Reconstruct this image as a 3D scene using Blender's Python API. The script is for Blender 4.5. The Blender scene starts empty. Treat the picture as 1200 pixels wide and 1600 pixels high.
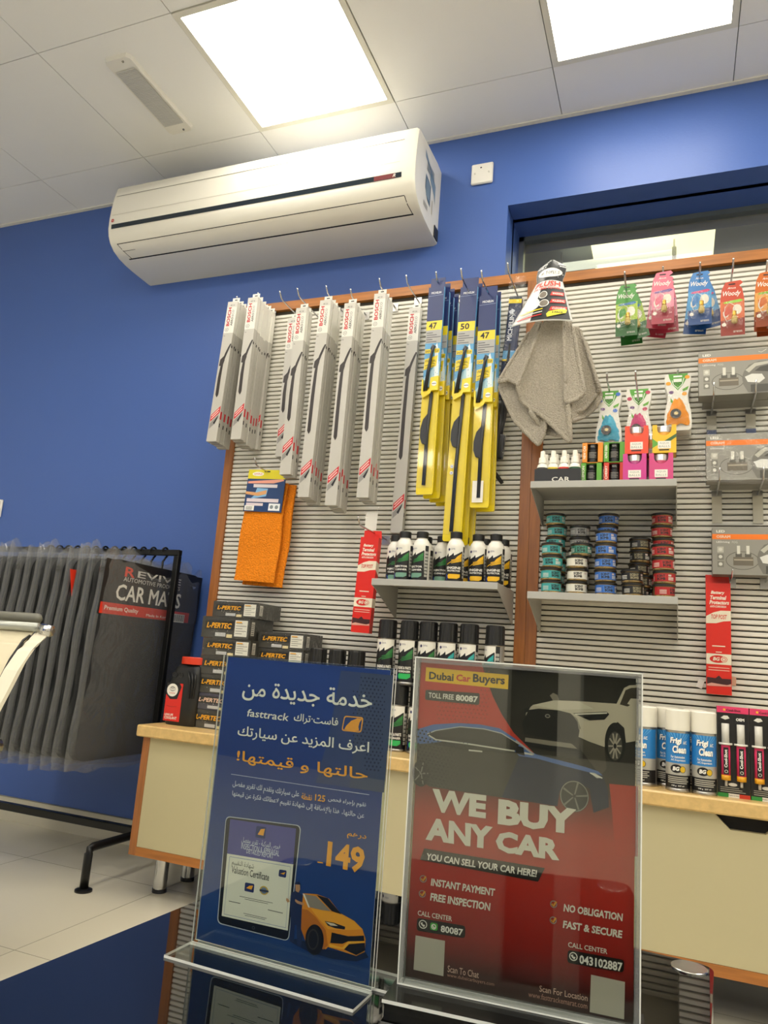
import bpy, math, random
from math import sin, cos, pi, radians
from mathutils import Vector, Matrix
from mathutils.geometry import tessellate_polygon

scene = bpy.context.scene
COL = scene.collection

# ------------------------------------------------------------------ camera
FPX = 1151.3                      # focal length in pixels of the 1200x1600 frame
YAW, PITCH, ROLL = -0.38274, 0.19466, 0.07518
CAMZ = 0.79
fw = Vector((sin(YAW) * cos(PITCH), cos(YAW) * cos(PITCH), sin(PITCH)))
rt0 = Vector((cos(YAW), -sin(YAW), 0))
up0 = rt0.cross(fw)
rt = rt0 * cos(ROLL) + up0 * sin(ROLL)
up = up0 * cos(ROLL) - rt0 * sin(ROLL)
cam_data = bpy.data.cameras.new('camera')
cam_data.sensor_fit = 'VERTICAL'
cam_data.sensor_height = 36.0
cam_data.lens = FPX * 36.0 / 1600.0
cam_data.clip_start = 0.02
cam = bpy.data.objects.new('camera', cam_data)
COL.objects.link(cam)
cam.matrix_world = Matrix(((rt.x, up.x, -fw.x, 0), (rt.y, up.y, -fw.y, 0), (rt.z, up.z, -fw.z, CAMZ), (0, 0, 0, 1)))
scene.camera = cam

# ------------------------------------------------------------------ look, world
scene.view_settings.view_transform = 'Standard'
scene.view_settings.look = 'None'
scene.view_settings.exposure = 0.0
scene.view_settings.gamma = 1.0
scene.view_settings.use_curve_mapping = False
PANEL_POWER = 11.0                 # radiance of the ceiling light diffusers
world = bpy.data.worlds.new('world')
scene.world = world
world.use_nodes = True
world.node_tree.nodes['Background'].inputs[0].default_value = (1.0, 0.96, 0.88, 1)
world.node_tree.nodes['Background'].inputs[1].default_value = 0.25

# ------------------------------------------------------------------ measuring helpers
def ray(px, py):
    return rt * ((px - 600) / FPX) + up * ((800 - py) / FPX) + fw
def P(px, py, y):                 # point of the room at depth y
    d = ray(px, py); d = d * (y / d.y)
    return Vector((d.x, d.y, d.z + CAMZ))
def PZ(px, py, z):
    d = ray(px, py); d = d * ((z - CAMZ) / d.z)
    return Vector((d.x, d.y, z))
def PX(px, py, x):
    d = ray(px, py); d = d * (x / d.x)
    return Vector((d.x, d.y, d.z + CAMZ))

# ------------------------------------------------------------------ materials
def lin(h):
    h = h.lstrip('#')
    c = [int(h[i:i + 2], 16) / 255 for i in (0, 2, 4)]
    return tuple((x / 12.92 if x <= 0.04045 else ((x + 0.055) / 1.055) ** 2.4) for x in c) + (1,)
MATS = {}
def M(h, rough=0.5, metal=0.0, noise=0.0, scale=40.0, bump=0.0, coat=0.0, key=None, stretch=None, spec=0.5):
    k = key or (h, rough, metal, noise, scale, bump, coat, stretch, spec)
    if k in MATS: return MATS[k]
    m = bpy.data.materials.new('finish')
    m.use_nodes = True
    nt = m.node_tree; b = nt.nodes['Principled BSDF']
    c = lin(h)
    b.inputs['Base Color'].default_value = c
    b.inputs['Roughness'].default_value = rough
    b.inputs['Metallic'].default_value = metal
    b.inputs['Coat Weight'].default_value = coat
    b.inputs['Specular IOR Level'].default_value = spec
    if noise or bump:
        tc = nt.nodes.new('ShaderNodeTexCoord'); n = nt.nodes.new('ShaderNodeTexNoise')
        mp = nt.nodes.new('ShaderNodeMapping')
        if stretch: mp.inputs['Scale'].default_value = stretch
        nt.links.new(tc.outputs['Object'], mp.inputs['Vector']); nt.links.new(mp.outputs[0], n.inputs['Vector'])
        n.inputs['Scale'].default_value = scale; n.inputs['Detail'].default_value = 4
        if noise:
            r = nt.nodes.new('ShaderNodeValToRGB')
            r.color_ramp.elements[0].position = 0.3; r.color_ramp.elements[1].position = 0.7
            r.color_ramp.elements[0].color = tuple(x * (1 - noise) for x in c[:3]) + (1,)
            r.color_ramp.elements[1].color = tuple(min(1, x * (1 + noise)) for x in c[:3]) + (1,)
            nt.links.new(n.outputs['Fac'], r.inputs['Fac']); nt.links.new(r.outputs['Color'], b.inputs['Base Color'])
        if bump:
            bp = nt.nodes.new('ShaderNodeBump'); bp.inputs['Strength'].default_value = bump; bp.inputs['Distance'].default_value = 0.01
            nt.links.new(n.outputs['Fac'], bp.inputs['Height']); nt.links.new(bp.outputs['Normal'], b.inputs['Normal'])
    MATS[k] = m
    return m
def emit(name, h, s):
    m = bpy.data.materials.new(name); m.use_nodes = True
    b = m.node_tree.nodes['Principled BSDF']
    b.inputs['Base Color'].default_value = (0.9, 0.9, 0.88, 1)
    b.inputs['Emission Color'].default_value = lin(h); b.inputs['Emission Strength'].default_value = s
    return m
def clear(name, ior=1.5, rough=0.02, tint='#ffffff', haze=0.0, bump=0.0, scale=30.0):
    """thin clear plastic: see-through with a Fresnel gloss and, if hazy, a little white"""
    m = bpy.data.materials.new(name); m.use_nodes = True
    nt = m.node_tree; nt.nodes.clear()
    out = nt.nodes.new('ShaderNodeOutputMaterial'); mix = nt.nodes.new('ShaderNodeMixShader')
    tr = nt.nodes.new('ShaderNodeBsdfTransparent'); gl = nt.nodes.new('ShaderNodeBsdfGlossy')
    lw = nt.nodes.new('ShaderNodeLayerWeight'); lw.inputs[0].default_value = 0.5      # Schlick gloss, the same from both sides
    f0 = ((ior - 1) / (ior + 1)) ** 2
    pw = nt.nodes.new('ShaderNodeMath'); pw.operation = 'POWER'; pw.inputs[1].default_value = 5.0
    fr = nt.nodes.new('ShaderNodeMath'); fr.operation = 'MULTIPLY_ADD'; fr.inputs[1].default_value = 1 - f0; fr.inputs[2].default_value = f0
    nt.links.new(lw.outputs['Facing'], pw.inputs[0]); nt.links.new(pw.outputs[0], fr.inputs[0])
    tr.inputs[0].default_value = lin(tint); gl.inputs['Roughness'].default_value = rough
    base = tr.outputs[0]
    if haze:
        df = nt.nodes.new('ShaderNodeBsdfDiffuse'); df.inputs[0].default_value = (0.85, 0.86, 0.87, 1)
        m2 = nt.nodes.new('ShaderNodeMixShader'); m2.inputs[0].default_value = haze
        nt.links.new(tr.outputs[0], m2.inputs[1]); nt.links.new(df.outputs[0], m2.inputs[2]); base = m2.outputs[0]
    if bump:
        tc = nt.nodes.new('ShaderNodeTexCoord'); n = nt.nodes.new('ShaderNodeTexNoise'); bp = nt.nodes.new('ShaderNodeBump')
        n.inputs['Scale'].default_value = scale; n.inputs['Detail'].default_value = 3; n.inputs['Distortion'].default_value = 1.5
        bp.inputs['Strength'].default_value = bump; bp.inputs['Distance'].default_value = 0.02
        nt.links.new(tc.outputs['Object'], n.inputs['Vector']); nt.links.new(n.outputs['Fac'], bp.inputs['Height'])
        nt.links.new(bp.outputs[0], gl.inputs['Normal']); nt.links.new(bp.outputs[0], lw.inputs['Normal'])
    nt.links.new(fr.outputs[0], mix.inputs[0]); nt.links.new(base, mix.inputs[1]); nt.links.new(gl.outputs[0], mix.inputs[2])
    nt.links.new(mix.outputs[0], out.inputs[0])
    return m
WHITE = M('#e8e6de', 0.4); BLACK = M('#0c0c0d', 0.4); RED = M('#d0261c', 0.4); CHROME = M('#c8c8c8', 0.18, 1.0)
STEEL = M('#b4b2ae', 0.3, 1.0); INK = M('#16161a', 0.45); PAPER = M('#eceae2', 0.5)
WOOD = M('#9a6030', 0.35, noise=0.22, scale=6.0, stretch=(14, 14, 1.2))
WOODX = M('#a5682f', 0.35, noise=0.22, scale=6.0, stretch=(1.2, 14, 14), key='woodx')
SHELFM = M('#a9a8a2', 0.38, 0.0, spec=0.6)
CLEAR = clear('clear_plastic', 1.45, 0.05)
ACRYL = clear('clear_acrylic', 1.55, 0.01, '#f4f7f4')
BAG = clear('thin_film', 1.5, 0.07, '#f2f3f4', haze=0.08, bump=0.8, scale=5.0)
FILM = clear('shrink_film', 1.45, 0.08, '#ffffff', haze=0.0, bump=0.5, scale=25.0)
EDGE = M('#e6e8e2', 0.2)  # pale colour stands in for light glowing in the clear acrylic's edges
ACRYL2 = clear('clear_acrylic_sheet', 1.64, 0.015, '#f1f3f0')

# ------------------------------------------------------------------ text
AR = {}
_code = 0xFE80
for ch, n in [('\u0621', 1), ('\u0622', 2), ('\u0623', 2), ('\u0624', 2), ('\u0625', 2), ('\u0626', 4), ('\u0627', 2), ('\u0628', 4), ('\u0629', 2), ('\u062a', 4), ('\u062b', 4), ('\u062c', 4), ('\u062d', 4), ('\u062e', 4), ('\u062f', 2), ('\u0630', 2), ('\u0631', 2), ('\u0632', 2), ('\u0633', 4), ('\u0634', 4), ('\u0635', 4), ('\u0636', 4), ('\u0637', 4), ('\u0638', 4), ('\u0639', 4), ('\u063a', 4), ('\u0641', 4), ('\u0642', 4), ('\u0643', 4), ('\u0644', 4), ('\u0645', 4), ('\u0646', 4), ('\u0647', 4), ('\u0648', 2), ('\u0649', 2), ('\u064a', 4)]:
    AR[ch] = [chr(_code + i) for i in range(n)]; _code += n
LIG = {'\u0644\u0627': ['\ufefb', '\ufefc'], '\u0644\u0623': ['\ufef7', '\ufef8'], '\u0644\u0625': ['\ufef9', '\ufefa']}
def arabic(s):                    # joined forms, laid out from left to right
    units = []; i = 0
    while i < len(s):
        if s[i:i + 2] in LIG: units.append(LIG[s[i:i + 2]]); i += 2
        elif s[i] in AR: units.append(AR[s[i]]); i += 1
        else: units.append(s[i]); i += 1
    out = []
    for k, un in enumerate(units):
        if isinstance(un, str): out.append(un); continue
        prev = k > 0 and isinstance(units[k - 1], list) and len(units[k - 1]) == 4
        nxt = k + 1 < len(units) and isinstance(units[k + 1], list) and len(units[k + 1]) > 1 and len(un) == 4
        out.append(un[3] if prev and nxt else un[1] if prev and len(un) > 1 else un[2] if nxt else un[0])
    return ''.join(reversed(out))
TXT = {}
_tc = bpy.data.curves.new('lettering', 'FONT'); _to = bpy.data.objects.new('lettering', _tc)
def text_geo(s, bold=0.0, shear=0.0, res=2):
    k = (s, bold, shear, res)
    if k not in TXT:
        _tc.body = s; _tc.offset = bold; _tc.shear = shear; _tc.resolution_u = res
        _tc.fill_mode = 'NONE'
        COL.objects.link(_to)
        dg = bpy.context.evaluated_depsgraph_get()
        me = bpy.data.meshes.new_from_object(_to.evaluated_get(dg))
        COL.objects.unlink(_to)
        co = [(v.co.x, v.co.y) for v in me.vertices]; nb = {}
        for ed in me.edges:
            p, q = ed.vertices; nb.setdefault(p, []).append(q); nb.setdefault(q, []).append(p)
        bpy.data.meshes.remove(me)
        seen = set(); loops = []
        for v0 in sorted(nb):
            if v0 in seen: continue
            lp = [v0]; seen.add(v0); cur = v0 + 1 if v0 + 1 in nb[v0] else nb[v0][0]; prev = v0
            while cur not in seen:
                seen.add(cur); lp.append(cur); nx = [w for w in nb[cur] if w != prev]; prev = cur; cur = nx[0] if nx else v0
            if len(lp) > 2: loops.append([co[w] for w in lp])
        def untangle(L):                  # drop the little crossed corners some glyphs have
            i = 0
            while i < len(L) and len(L) > 6:
                n = len(L); hit = False
                for k in range(2, 7):
                    if k >= n - 2: break
                    p, q, r, s = L[i], L[(i + 1) % n], L[(i + k) % n], L[(i + k + 1) % n]
                    d = (q[0] - p[0]) * (s[1] - r[1]) - (q[1] - p[1]) * (s[0] - r[0])
                    if abs(d) < 1e-12: continue
                    t1 = ((r[0] - p[0]) * (s[1] - r[1]) - (r[1] - p[1]) * (s[0] - r[0])) / d; t2 = ((r[0] - p[0]) * (q[1] - p[1]) - (r[1] - p[1]) * (q[0] - p[0])) / d
                    if 1e-6 < t1 < 1 - 1e-6 and 1e-6 < t2 < 1 - 1e-6:
                        x = (p[0] + (q[0] - p[0]) * t1, p[1] + (q[1] - p[1]) * t1); rot = L[i:] + L[:i]
                        L = [rot[0], x] + rot[k + 1:]; i = 0; hit = True; break
                if not hit: i += 1
            return L
        loops = [untangle(L) for L in loops]
        area = lambda L: sum(p[0] * q[1] - q[0] * p[1] for p, q in zip(L, L[1:] + L[:1])) / 2
        ar = [area(L) for L in loops]; vs, fs = [], []
        if loops:
            sg = 1 if ar[max(range(len(ar)), key=lambda i: abs(ar[i]))] > 0 else -1
            def fatten(L, s):             # heavier weight: push the outline outwards
                if not bold: return L
                L = [p for p, q in zip(L, L[1:] + L[:1]) if math.hypot(p[0] - q[0], p[1] - q[1]) > 1e-4]; R = []
                for p, q, r in zip(L[-1:] + L[:-1], L, L[1:] + L[:1]):
                    d1 = Vector((q[0] - p[0], q[1] - p[1])).normalized(); d2 = Vector((r[0] - q[0], r[1] - q[1])).normalized()
                    n1 = Vector((d1.y, -d1.x)); n2 = Vector((d2.y, -d2.x)); m = n1 + n2
                    if m.length < .2: R.append((q[0] + (n1.x + d1.x) * bold * s, q[1] + (n1.y + d1.y) * bold * s)); continue
                    m = m.normalized(); k = min(1 / max(m.dot(n1), .3), 1.6)
                    R.append((q[0] + m.x * bold * k * s, q[1] + m.y * bold * k * s))
                return untangle(R)
            def inside(pt, L):
                c = False
                for p, q in zip(L, L[1:] + L[:1]):
                    if (p[1] > pt[1]) != (q[1] > pt[1]) and pt[0] < (q[0] - p[0]) * (pt[1] - p[1]) / (q[1] - p[1]) + p[0]: c = not c
                return c
            orphan = set()
            outs = [i for i in range(len(loops)) if ar[i] * sg > 0]; holes = {i: [] for i in outs}
            for h in range(len(loops)):
                if ar[h] * sg > 0: continue
                own = [i for i in outs if inside(loops[h][0], loops[i])]
                if not own: holes[h] = []; orphan.add(h)
                else: holes[min(own, key=lambda i: abs(ar[i]))].append(h)
            for i in list(holes):
                polys = [fatten(loops[w], -sg if w in orphan else sg) for w in [i] + holes[i]]; o = len(vs)
                for L in polys: vs += L
                fs += [tuple(o + w for w in t) for t in tessellate_polygon([[Vector((x, y, 0)) for x, y in L] for L in polys])]
        if not vs: vs = [(0, 0), (1, 1)]
        x0 = min(v[0] for v in vs); x1 = max(v[0] for v in vs); y0 = min(v[1] for v in vs); y1 = max(v[1] for v in vs)
        TXT[k] = ([((x - x0) / max(x1 - x0, 1e-6), (y - y0) / max(y1 - y0, 1e-6)) for x, y in vs], fs)
    return TXT[k]

# ------------------------------------------------------------------ mesh builder
LIFT = 0.00025
class MB:
    def __init__(self): self.v = []; self.f = []; self.m = []; self.mats = []; self.s = []
    def mi(self, mat):
        if mat not in self.mats: self.mats.append(mat)
        return self.mats.index(mat)
    def add(self, vs, fs, mat, smooth=False):
        o = len(self.v); i = self.mi(mat)
        self.v += [tuple(q) for q in vs]
        for f in fs: self.f.append(tuple(o + k for k in f)); self.m.append(i); self.s.append(smooth)
        return self
    def box(self, x0, x1, y0, y1, z0, z1, mat):
        return self.add([(x, y, z) for z in (z0, z1) for y in (y0, y1) for x in (x0, x1)],
                        [(0, 2, 3, 1), (4, 5, 7, 6), (0, 1, 5, 4), (2, 6, 7, 3), (0, 4, 6, 2), (1, 3, 7, 5)], mat)
    def rbox(self, x0, x1, y0, y1, z0, z1, mat, r=0.004):   # box with bevelled edges
        c = [((x0, x1), (y0, y1), (z0, z1))]
        vs = []; idx = {}
        for ax in range(3):
            for a in (0, 1):
                for b in (0, 1):
                    for d in (0, 1):
                        q = [0, 0, 0]; s = [a, b, d]
                        for k in range(3):
                            lo, hi = c[0][k]
                            q[k] = (hi if s[k] else lo) if k == ax else ((hi - r) if s[k] else (lo + r))
                        idx[(ax, a, b, d)] = len(vs); vs.append(q)
        fs = []
        I = lambda ax, a, b, d: idx[(ax, a, b, d)]
        for a in (0, 1):
            fs += [(I(0, a, 0, 0), I(0, a, 1, 0), I(0, a, 1, 1), I(0, a, 0, 1)), (I(1, 0, a, 0), I(1, 1, a, 0), I(1, 1, a, 1), I(1, 0, a, 1)), (I(2, 0, 0, a), I(2, 1, 0, a), I(2, 1, 1, a), I(2, 0, 1, a))]
            for b in (0, 1):
                fs += [(I(0, a, b, 0), I(0, a, b, 1), I(1, a, b, 1), I(1, a, b, 0)), (I(0, a, 0, b), I(0, a, 1, b), I(2, a, 1, b), I(2, a, 0, b)), (I(1, 0, a, b), I(1, 1, a, b), I(2, 1, a, b), I(2, 0, a, b))]
                for d in (0, 1): fs.append((I(0, a, b, d), I(1, a, b, d), I(2, a, b, d)))
        return self.add(vs, fs, mat)
    def lathe(self, prof, mat, cx=0, cy=0, n=28, smooth=True):   # prof: (r, z[, mat]) bottom to top
        for (a, b) in zip(prof[:-1], prof[1:]):
            m = b[2] if len(b) > 2 else mat
            vs = []
            for q in (a, b):
                for k in range(n):
                    t = 2 * pi * k / n; vs.append((cx + q[0] * cos(t), cy + q[0] * sin(t), q[1]))
            self.add(vs, [(k, (k + 1) % n, n + (k + 1) % n, n + k) for k in range(n)], m, smooth and abs(a[1] - b[1]) > 1e-6)
        return self
    def tube(self, pts, r, mat, n=8, cap=True):
        pts = [Vector(q) for q in pts]; rings = []
        for i, q in enumerate(pts):
            d = (pts[min(i + 1, len(pts) - 1)] - pts[max(i - 1, 0)]).normalized()
            a = d.cross(Vector((0, 0, 1)) if abs(d.z) < 0.9 else Vector((1, 0, 0))).normalized(); b = d.cross(a)
            rr = r[i] if isinstance(r, (list, tuple)) else r
            rings.append([q + (a * cos(2 * pi * k / n) + b * sin(2 * pi * k / n)) * rr for k in range(n)])
        vs = [p for ring in rings for p in ring]; fs = []
        for i in range(len(rings) - 1):
            fs += [(i * n + k, i * n + (k + 1) % n, (i + 1) * n + (k + 1) % n, (i + 1) * n + k) for k in range(n)]
        if cap: fs += [tuple(range(n))[::-1], tuple((len(rings) - 1) * n + k for k in range(n))]
        return self.add(vs, fs, mat, True)
    def prism(self, outline, y0, y1, mat, side=None):          # outline in x,z pushed from y0 to y1
        n = len(outline)
        vs = [(x, y0, z) for x, z in outline] + [(x, y1, z) for x, z in outline]
        self.add(vs, [tuple(range(n)), tuple(range(2 * n - 1, n - 1, -1))], mat)
        return self.add(vs, [(k, n + k, n + (k + 1) % n, (k + 1) % n) for k in range(n)], side or mat)
    def xprism(self, outline, x0, x1, mat, smooth=False):      # outline in y,z pushed along x
        n = len(outline)
        vs = [(x0, y, z) for y, z in outline] + [(x1, y, z) for y, z in outline]
        self.add(vs, [tuple(range(n)), tuple(range(2 * n - 1, n - 1, -1))], mat)
        return self.add(vs, [(k, (k + 1) % n, n + (k + 1) % n, n + k) for k in range(n)], mat, smooth)
    def grid(self, fn, nu, nv, mat, wrap=False, smooth=True):
        vs = [fn(i / nu, j / nv) for j in range(nv + 1) for i in range(nu + (0 if wrap else 1))]
        w = nu if wrap else nu + 1
        fs = [(j * w + i, j * w + (i + 1) % w, (j + 1) * w + (i + 1) % w, (j + 1) * w + i) for j in range(nv) for i in range(nu)]
        return self.add(vs, fs, mat, smooth)
    # ---- flat print on a mapped surface f(u, v, lift)
    def rect(self, f, u0, v0, u1, v1, mat, L=1, nu=1):
        vs = [f(u0 + (u1 - u0) * i / nu, v, L * LIFT) for v in (v0, v1) for i in range(nu + 1)]
        return self.add(vs, [(i, i + 1, nu + 2 + i, nu + 1 + i) for i in range(nu)], mat, nu > 1)
    def poly(self, f, pts, mat, L=1):
        du = getattr(f, 'du', 0)
        if not du: return self.add([f(u, v, L * LIFT) for u, v in pts], [tuple(range(len(pts)))], mat)
        us = [p[0] for p in pts]; k0 = math.floor(min(us) / du); k1 = math.ceil(max(us) / du)
        for k in range(k0, k1):           # cut into narrow upright strips that follow the curve
            q = list(pts)
            for lim, sg in ((k * du, 1), ((k + 1) * du, -1)):
                r = []
                for a, b in zip(q, q[1:] + q[:1]):
                    ia, ib = (a[0] - lim) * sg >= 0, (b[0] - lim) * sg >= 0
                    if ia: r.append(a)
                    if ia != ib:
                        w = (lim - a[0]) / (b[0] - a[0]); r.append((lim, a[1] + (b[1] - a[1]) * w))
                q = r
                if len(q) < 3: break
            if len(q) >= 3: self.add([f(u, v, L * LIFT) for u, v in q], [tuple(range(len(q)))], mat)
        return self
    def disc(self, f, cu, cv, ru, rv, mat, L=1, n=20, a0=0, a1=2 * pi):
        return self.poly(f, [(cu + ru * cos(a0 + (a1 - a0) * k / n), cv + rv * sin(a0 + (a1 - a0) * k / n)) for k in range(n)], mat, L)
    def ring(self, f, cu, cv, ru, rv, w, mat, L=1, n=24):
        vs = []
        for k in range(n):
            t = 2 * pi * k / n
            vs += [f(cu + ru * cos(t), cv + rv * sin(t), L * LIFT), f(cu + (ru - w) * cos(t), cv + (rv - w) * sin(t), L * LIFT)]
        return self.add(vs, [(2 * k, 2 * ((k + 1) % n), 2 * ((k + 1) % n) + 1, 2 * k + 1) for k in range(n)], mat)
    def line(self, f, pts, w, mat, L=1):
        vs = []
        for i, p in enumerate(pts):
            a = pts[max(i - 1, 0)]; b = pts[min(i + 1, len(pts) - 1)]
            d = Vector((b[0] - a[0], b[1] - a[1])); d = d.normalized() if d.length else Vector((1, 0))
            ww = w[i] if isinstance(w, (list, tuple)) else w
            vs += [(p[0] - d.y * ww / 2, p[1] + d.x * ww / 2), (p[0] + d.y * ww / 2, p[1] - d.x * ww / 2)]
        if getattr(f, 'du', 0):
            for i in range(len(pts) - 1): self.poly(f, [vs[2 * i], vs[2 * i + 2], vs[2 * i + 3], vs[2 * i + 1]], mat, L)
            return self
        vs = [f(u, v, L * LIFT) for u, v in vs]
        return self.add(vs, [(2 * i, 2 * i + 2, 2 * i + 3, 2 * i + 1) for i in range(len(pts) - 1)], mat)
    def text(self, f, s, u0, v0, w, h, mat, L=2, bold=0.0, shear=0.0, rot=0, res=2):
        vs, fs = text_geo(s, bold, shear, res)
        if rot: q = [(u0 + w * (1 - b), v0 + h * a) for a, b in vs]     # reads upward
        else: q = [(u0 + w * a, v0 + h * b) for a, b in vs]
        return self.add([f(u, v, L * LIFT) for u, v in q], fs, mat)
    def build(self, name, parent=None, loc=None, bevel=None, smooth_angle=None):
        me = bpy.data.meshes.new(name)
        me.from_pydata(self.v, [], self.f)
        for m in self.mats: me.materials.append(m)
        me.polygons.foreach_set('material_index', self.m)
        me.polygons.foreach_set('use_smooth', self.s)
        me.update()
        o = bpy.data.objects.new(name, me); COL.objects.link(o)
        if parent: o.parent = parent
        if loc: o.location = loc
        if bevel:
            b = o.modifiers.new('bevel', 'BEVEL'); b.width = bevel; b.segments = 2; b.limit_method = 'ANGLE'
        return o

def tag(o, label=None, cat=None, group=None, kind=None):
    if label: o['label'] = label
    if cat: o['category'] = cat
    if group: o['group'] = group
    if kind: o['kind'] = kind
    return o
def thing(name, label, cat, loc=(0, 0, 0), rot=(0, 0, 0), group=None):
    o = bpy.data.objects.new(name, None); o.empty_display_size = 0.05
    COL.objects.link(o); o.location = loc; o.rotation_euler = rot
    return tag(o, label, cat, group)
def dup(root, loc, label, rot=None, group=None):
    r = root.copy(); COL.objects.link(r); r.location = loc
    if rot is not None: r.rotation_euler = rot
    r['label'] = label
    if group: r['group'] = group
    for ch in root.children:
        c = ch.copy(); COL.objects.link(c); c.parent = r
        for g in ch.children:
            d = g.copy(); COL.objects.link(d); d.parent = c
    return r
class Kind:                       # first call makes the thing, later calls copy it
    def __init__(self, make): self.make = make; self.o = None
    def __call__(self, loc, label, rot=(0, 0, 0), group=None):
        if self.o is None:
            self.o = self.make(); self.o.location = loc; self.o.rotation_euler = rot; self.o['label'] = label
            if group: self.o['group'] = group
            return self.o
        return dup(self.o, loc, label, rot, group)
def front(y0): return lambda u, v, l: (u, y0 - l, v)
def side(x0): return lambda u, v, l: (x0 + l, u, v)            # a face that looks along +x
def cyl(R, cx=0, cy=0):
    f = lambda u, v, l: (cx + (R + l) * sin(u / R), cy - (R + l) * cos(u / R), v)
    f.du = R * .12
    return f
ORD = ['first', 'second', 'third', 'fourth', 'fifth', 'sixth', 'seventh', 'eighth', 'ninth', 'tenth', 'eleventh', 'twelfth']
rnd = random.Random(7)
# ================================================================== THE ROOM
XL, XR, YF, YW, ZC = -4.3, 2.5, -3.2, 2.54, 2.895
BLUE = M('#4868b0', 0.42, bump=0.04, scale=120)
BLUED = BLUE
CEIL = M('#f0f0ee', 0.6, bump=0.02, scale=200); SEAM = M('#8f8f8a', 0.7)
mb = MB().box(XL - .1, XR + .1, YF - .1, 2.95, -0.05, 0, M('#d3cdb9', 0.22))
TILEJ = M('#8d8878', 0.6)
for k in range(-5, 5):                                   # thin joints of the floor tiles
    x = -1.55 + 0.6 * k
    if XL < x < XR: mb.box(x - .001, x + .001, YF, YW, 0, .0003, TILEJ)
for k in range(-7, 3):
    y = 1.585 + 0.6 * k
    if YF < y < YW: mb.box(XL, XR, y - .001, y + .001, 0, .00035, TILEJ)
tag(mb.build('floor'), kind='structure')

WX0, WX1, WZ0, WZ1, WY = -0.60, 1.7, 1.72, 2.55, 2.80     # window recess
mb = MB()
mb.box(XL - .1, WX0, YW, YW + .12, 0, ZC + .1, BLUE)
mb.box(WX1, XR + .1, YW, YW + .12, 0, ZC + .1, BLUE)
mb.box(WX0, WX1, YW, YW + .12, 0, WZ0, BLUE)
mb.box(WX0, WX1, YW, YW + .12, WZ1, ZC + .1, BLUE)
mb.box(WX0 - .02, WX1 + .02, YW + .1, WY + .1, WZ1, WZ1 + .03, BLUE)
mb.box(WX0 - .02, WX1 + .02, YW + .1, WY + .1, WZ0 - .03, WZ0, BLUE)
mb.box(WX0 - .03, WX0, YW + .1, WY + .1, WZ0, WZ1, BLUE)
mb.box(WX1, WX1 + .03, YW + .1, WY + .1, WZ0, WZ1, BLUE)
tag(mb.build('wall_back'), kind='structure')
tag(MB().box(XL - .1, XL, YF, YW, 0, ZC + .1, M('#ecebe4', 0.6)).build('wall_left'), kind='structure')
tag(MB().box(XR, XR + .1, YF, YW, 0, ZC + .1, M('#ecebe4', 0.6)).build('wall_right'), kind='structure')
PALE = M('#e6e4da', 0.6)  # unseen front wall, its colour bands laid out for the poster reflections
mb = MB().box(XL - .1, -1.0, YF - .1, YF, 0, ZC + .1, BLUE).box(-1.0, -.38, YF - .1, YF, 0, ZC + .1, PALE).box(-.08, .05, YF - .1, YF, 0, ZC + .1, PALE).box(1.0, XR + .1, YF - .1, YF, 0, ZC + .1, PALE)
mb.box(-.38, -.08, YF - .1, YF, 2.25, ZC + .1, PALE).box(.05, 1.0, YF - .1, YF, 2.25, ZC + .1, PALE)
tag(mb.build('wall_front'), kind='structure')
for k, (a, b) in enumerate(((-.38, -.08), (.05, 1.0))):  # unseen dark doors, added and sized to shape the bands mirrored in the poster
    d1 = MB().box(a, b, YF - .07, YF - .03, 0, 2.25, M('#17181b', 0.15)).box(a, a + .02, YF - .08, YF - .01, 0, 2.25, M('#a7a8a8', 0.3, 0.8))
    tag(d1.build('door_%d' % (k + 1)), kind='structure')
mb = MB().box(XL, XR, YW - .012, YW, 0, .093, M('#cfc9b6', 0.25)); mb.box(XL, XR, YW - .0125, YW, .092, .094, M('#9b978a', 0.5))
tag(mb.build('baseboard_back'), kind='structure')

# suspended ceiling of 0.6 m tiles; light panels take some of the fields
lights = []
mb = MB().box(XL - .1, XR + .1, YF - .1, YW + .0, ZC + .012, ZC + .1, SEAM)
gx = [-1.6 + .6 * k for k in range(-5, 8)]; gy = [2.28 - .6 * k for k in range(0, 10)]
LITX = (-1.6, -.4, .8); LITROW = (0, 2, 4, 6, 8)
def lit(i, j): return j in LITROW and (abs(gx[i] + 1.6) < .01 or abs(gx[i] + .4) < .01 or abs(gx[i] - .8) < .01 or (j > 0 and (abs(gx[i] + 2.8) < .01)))
for i in range(len(gx)):
    for j in range(len(gy)):
        a, b, c, d = gx[i], gx[i] + .6, gy[j] - .6, gy[j]
        b = min(b, XR); c = max(c, YF); a = max(a, XL)
        if b <= a or d <= c: continue
        if lit(i, j): lights.append((a, b, c, d)); continue
        dz = .0 if (i, j) != (4 - 1, 0) else -.0
        mb.box(a + .0015, b - .0015, c + .0015, d - .0015, ZC + dz, ZC + .013, CEIL)
    a, b = max(gx[i], XL), min(gx[i] + .6, XR)
    mb.box(a + .0015, b - .0015, 2.2815, YW, ZC, ZC + .013, CEIL)
a, b = XL, gx[0]
if b > a:
    mb.box(a, b, YF, YW, ZC, ZC + .013, CEIL)
tag(mb.build('ceiling'), kind='structure')
tag(MB().box(XL, XR, YW - .018, YW, ZC - .004, ZC, WHITE).build('trim_1'), kind='structure')

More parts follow.
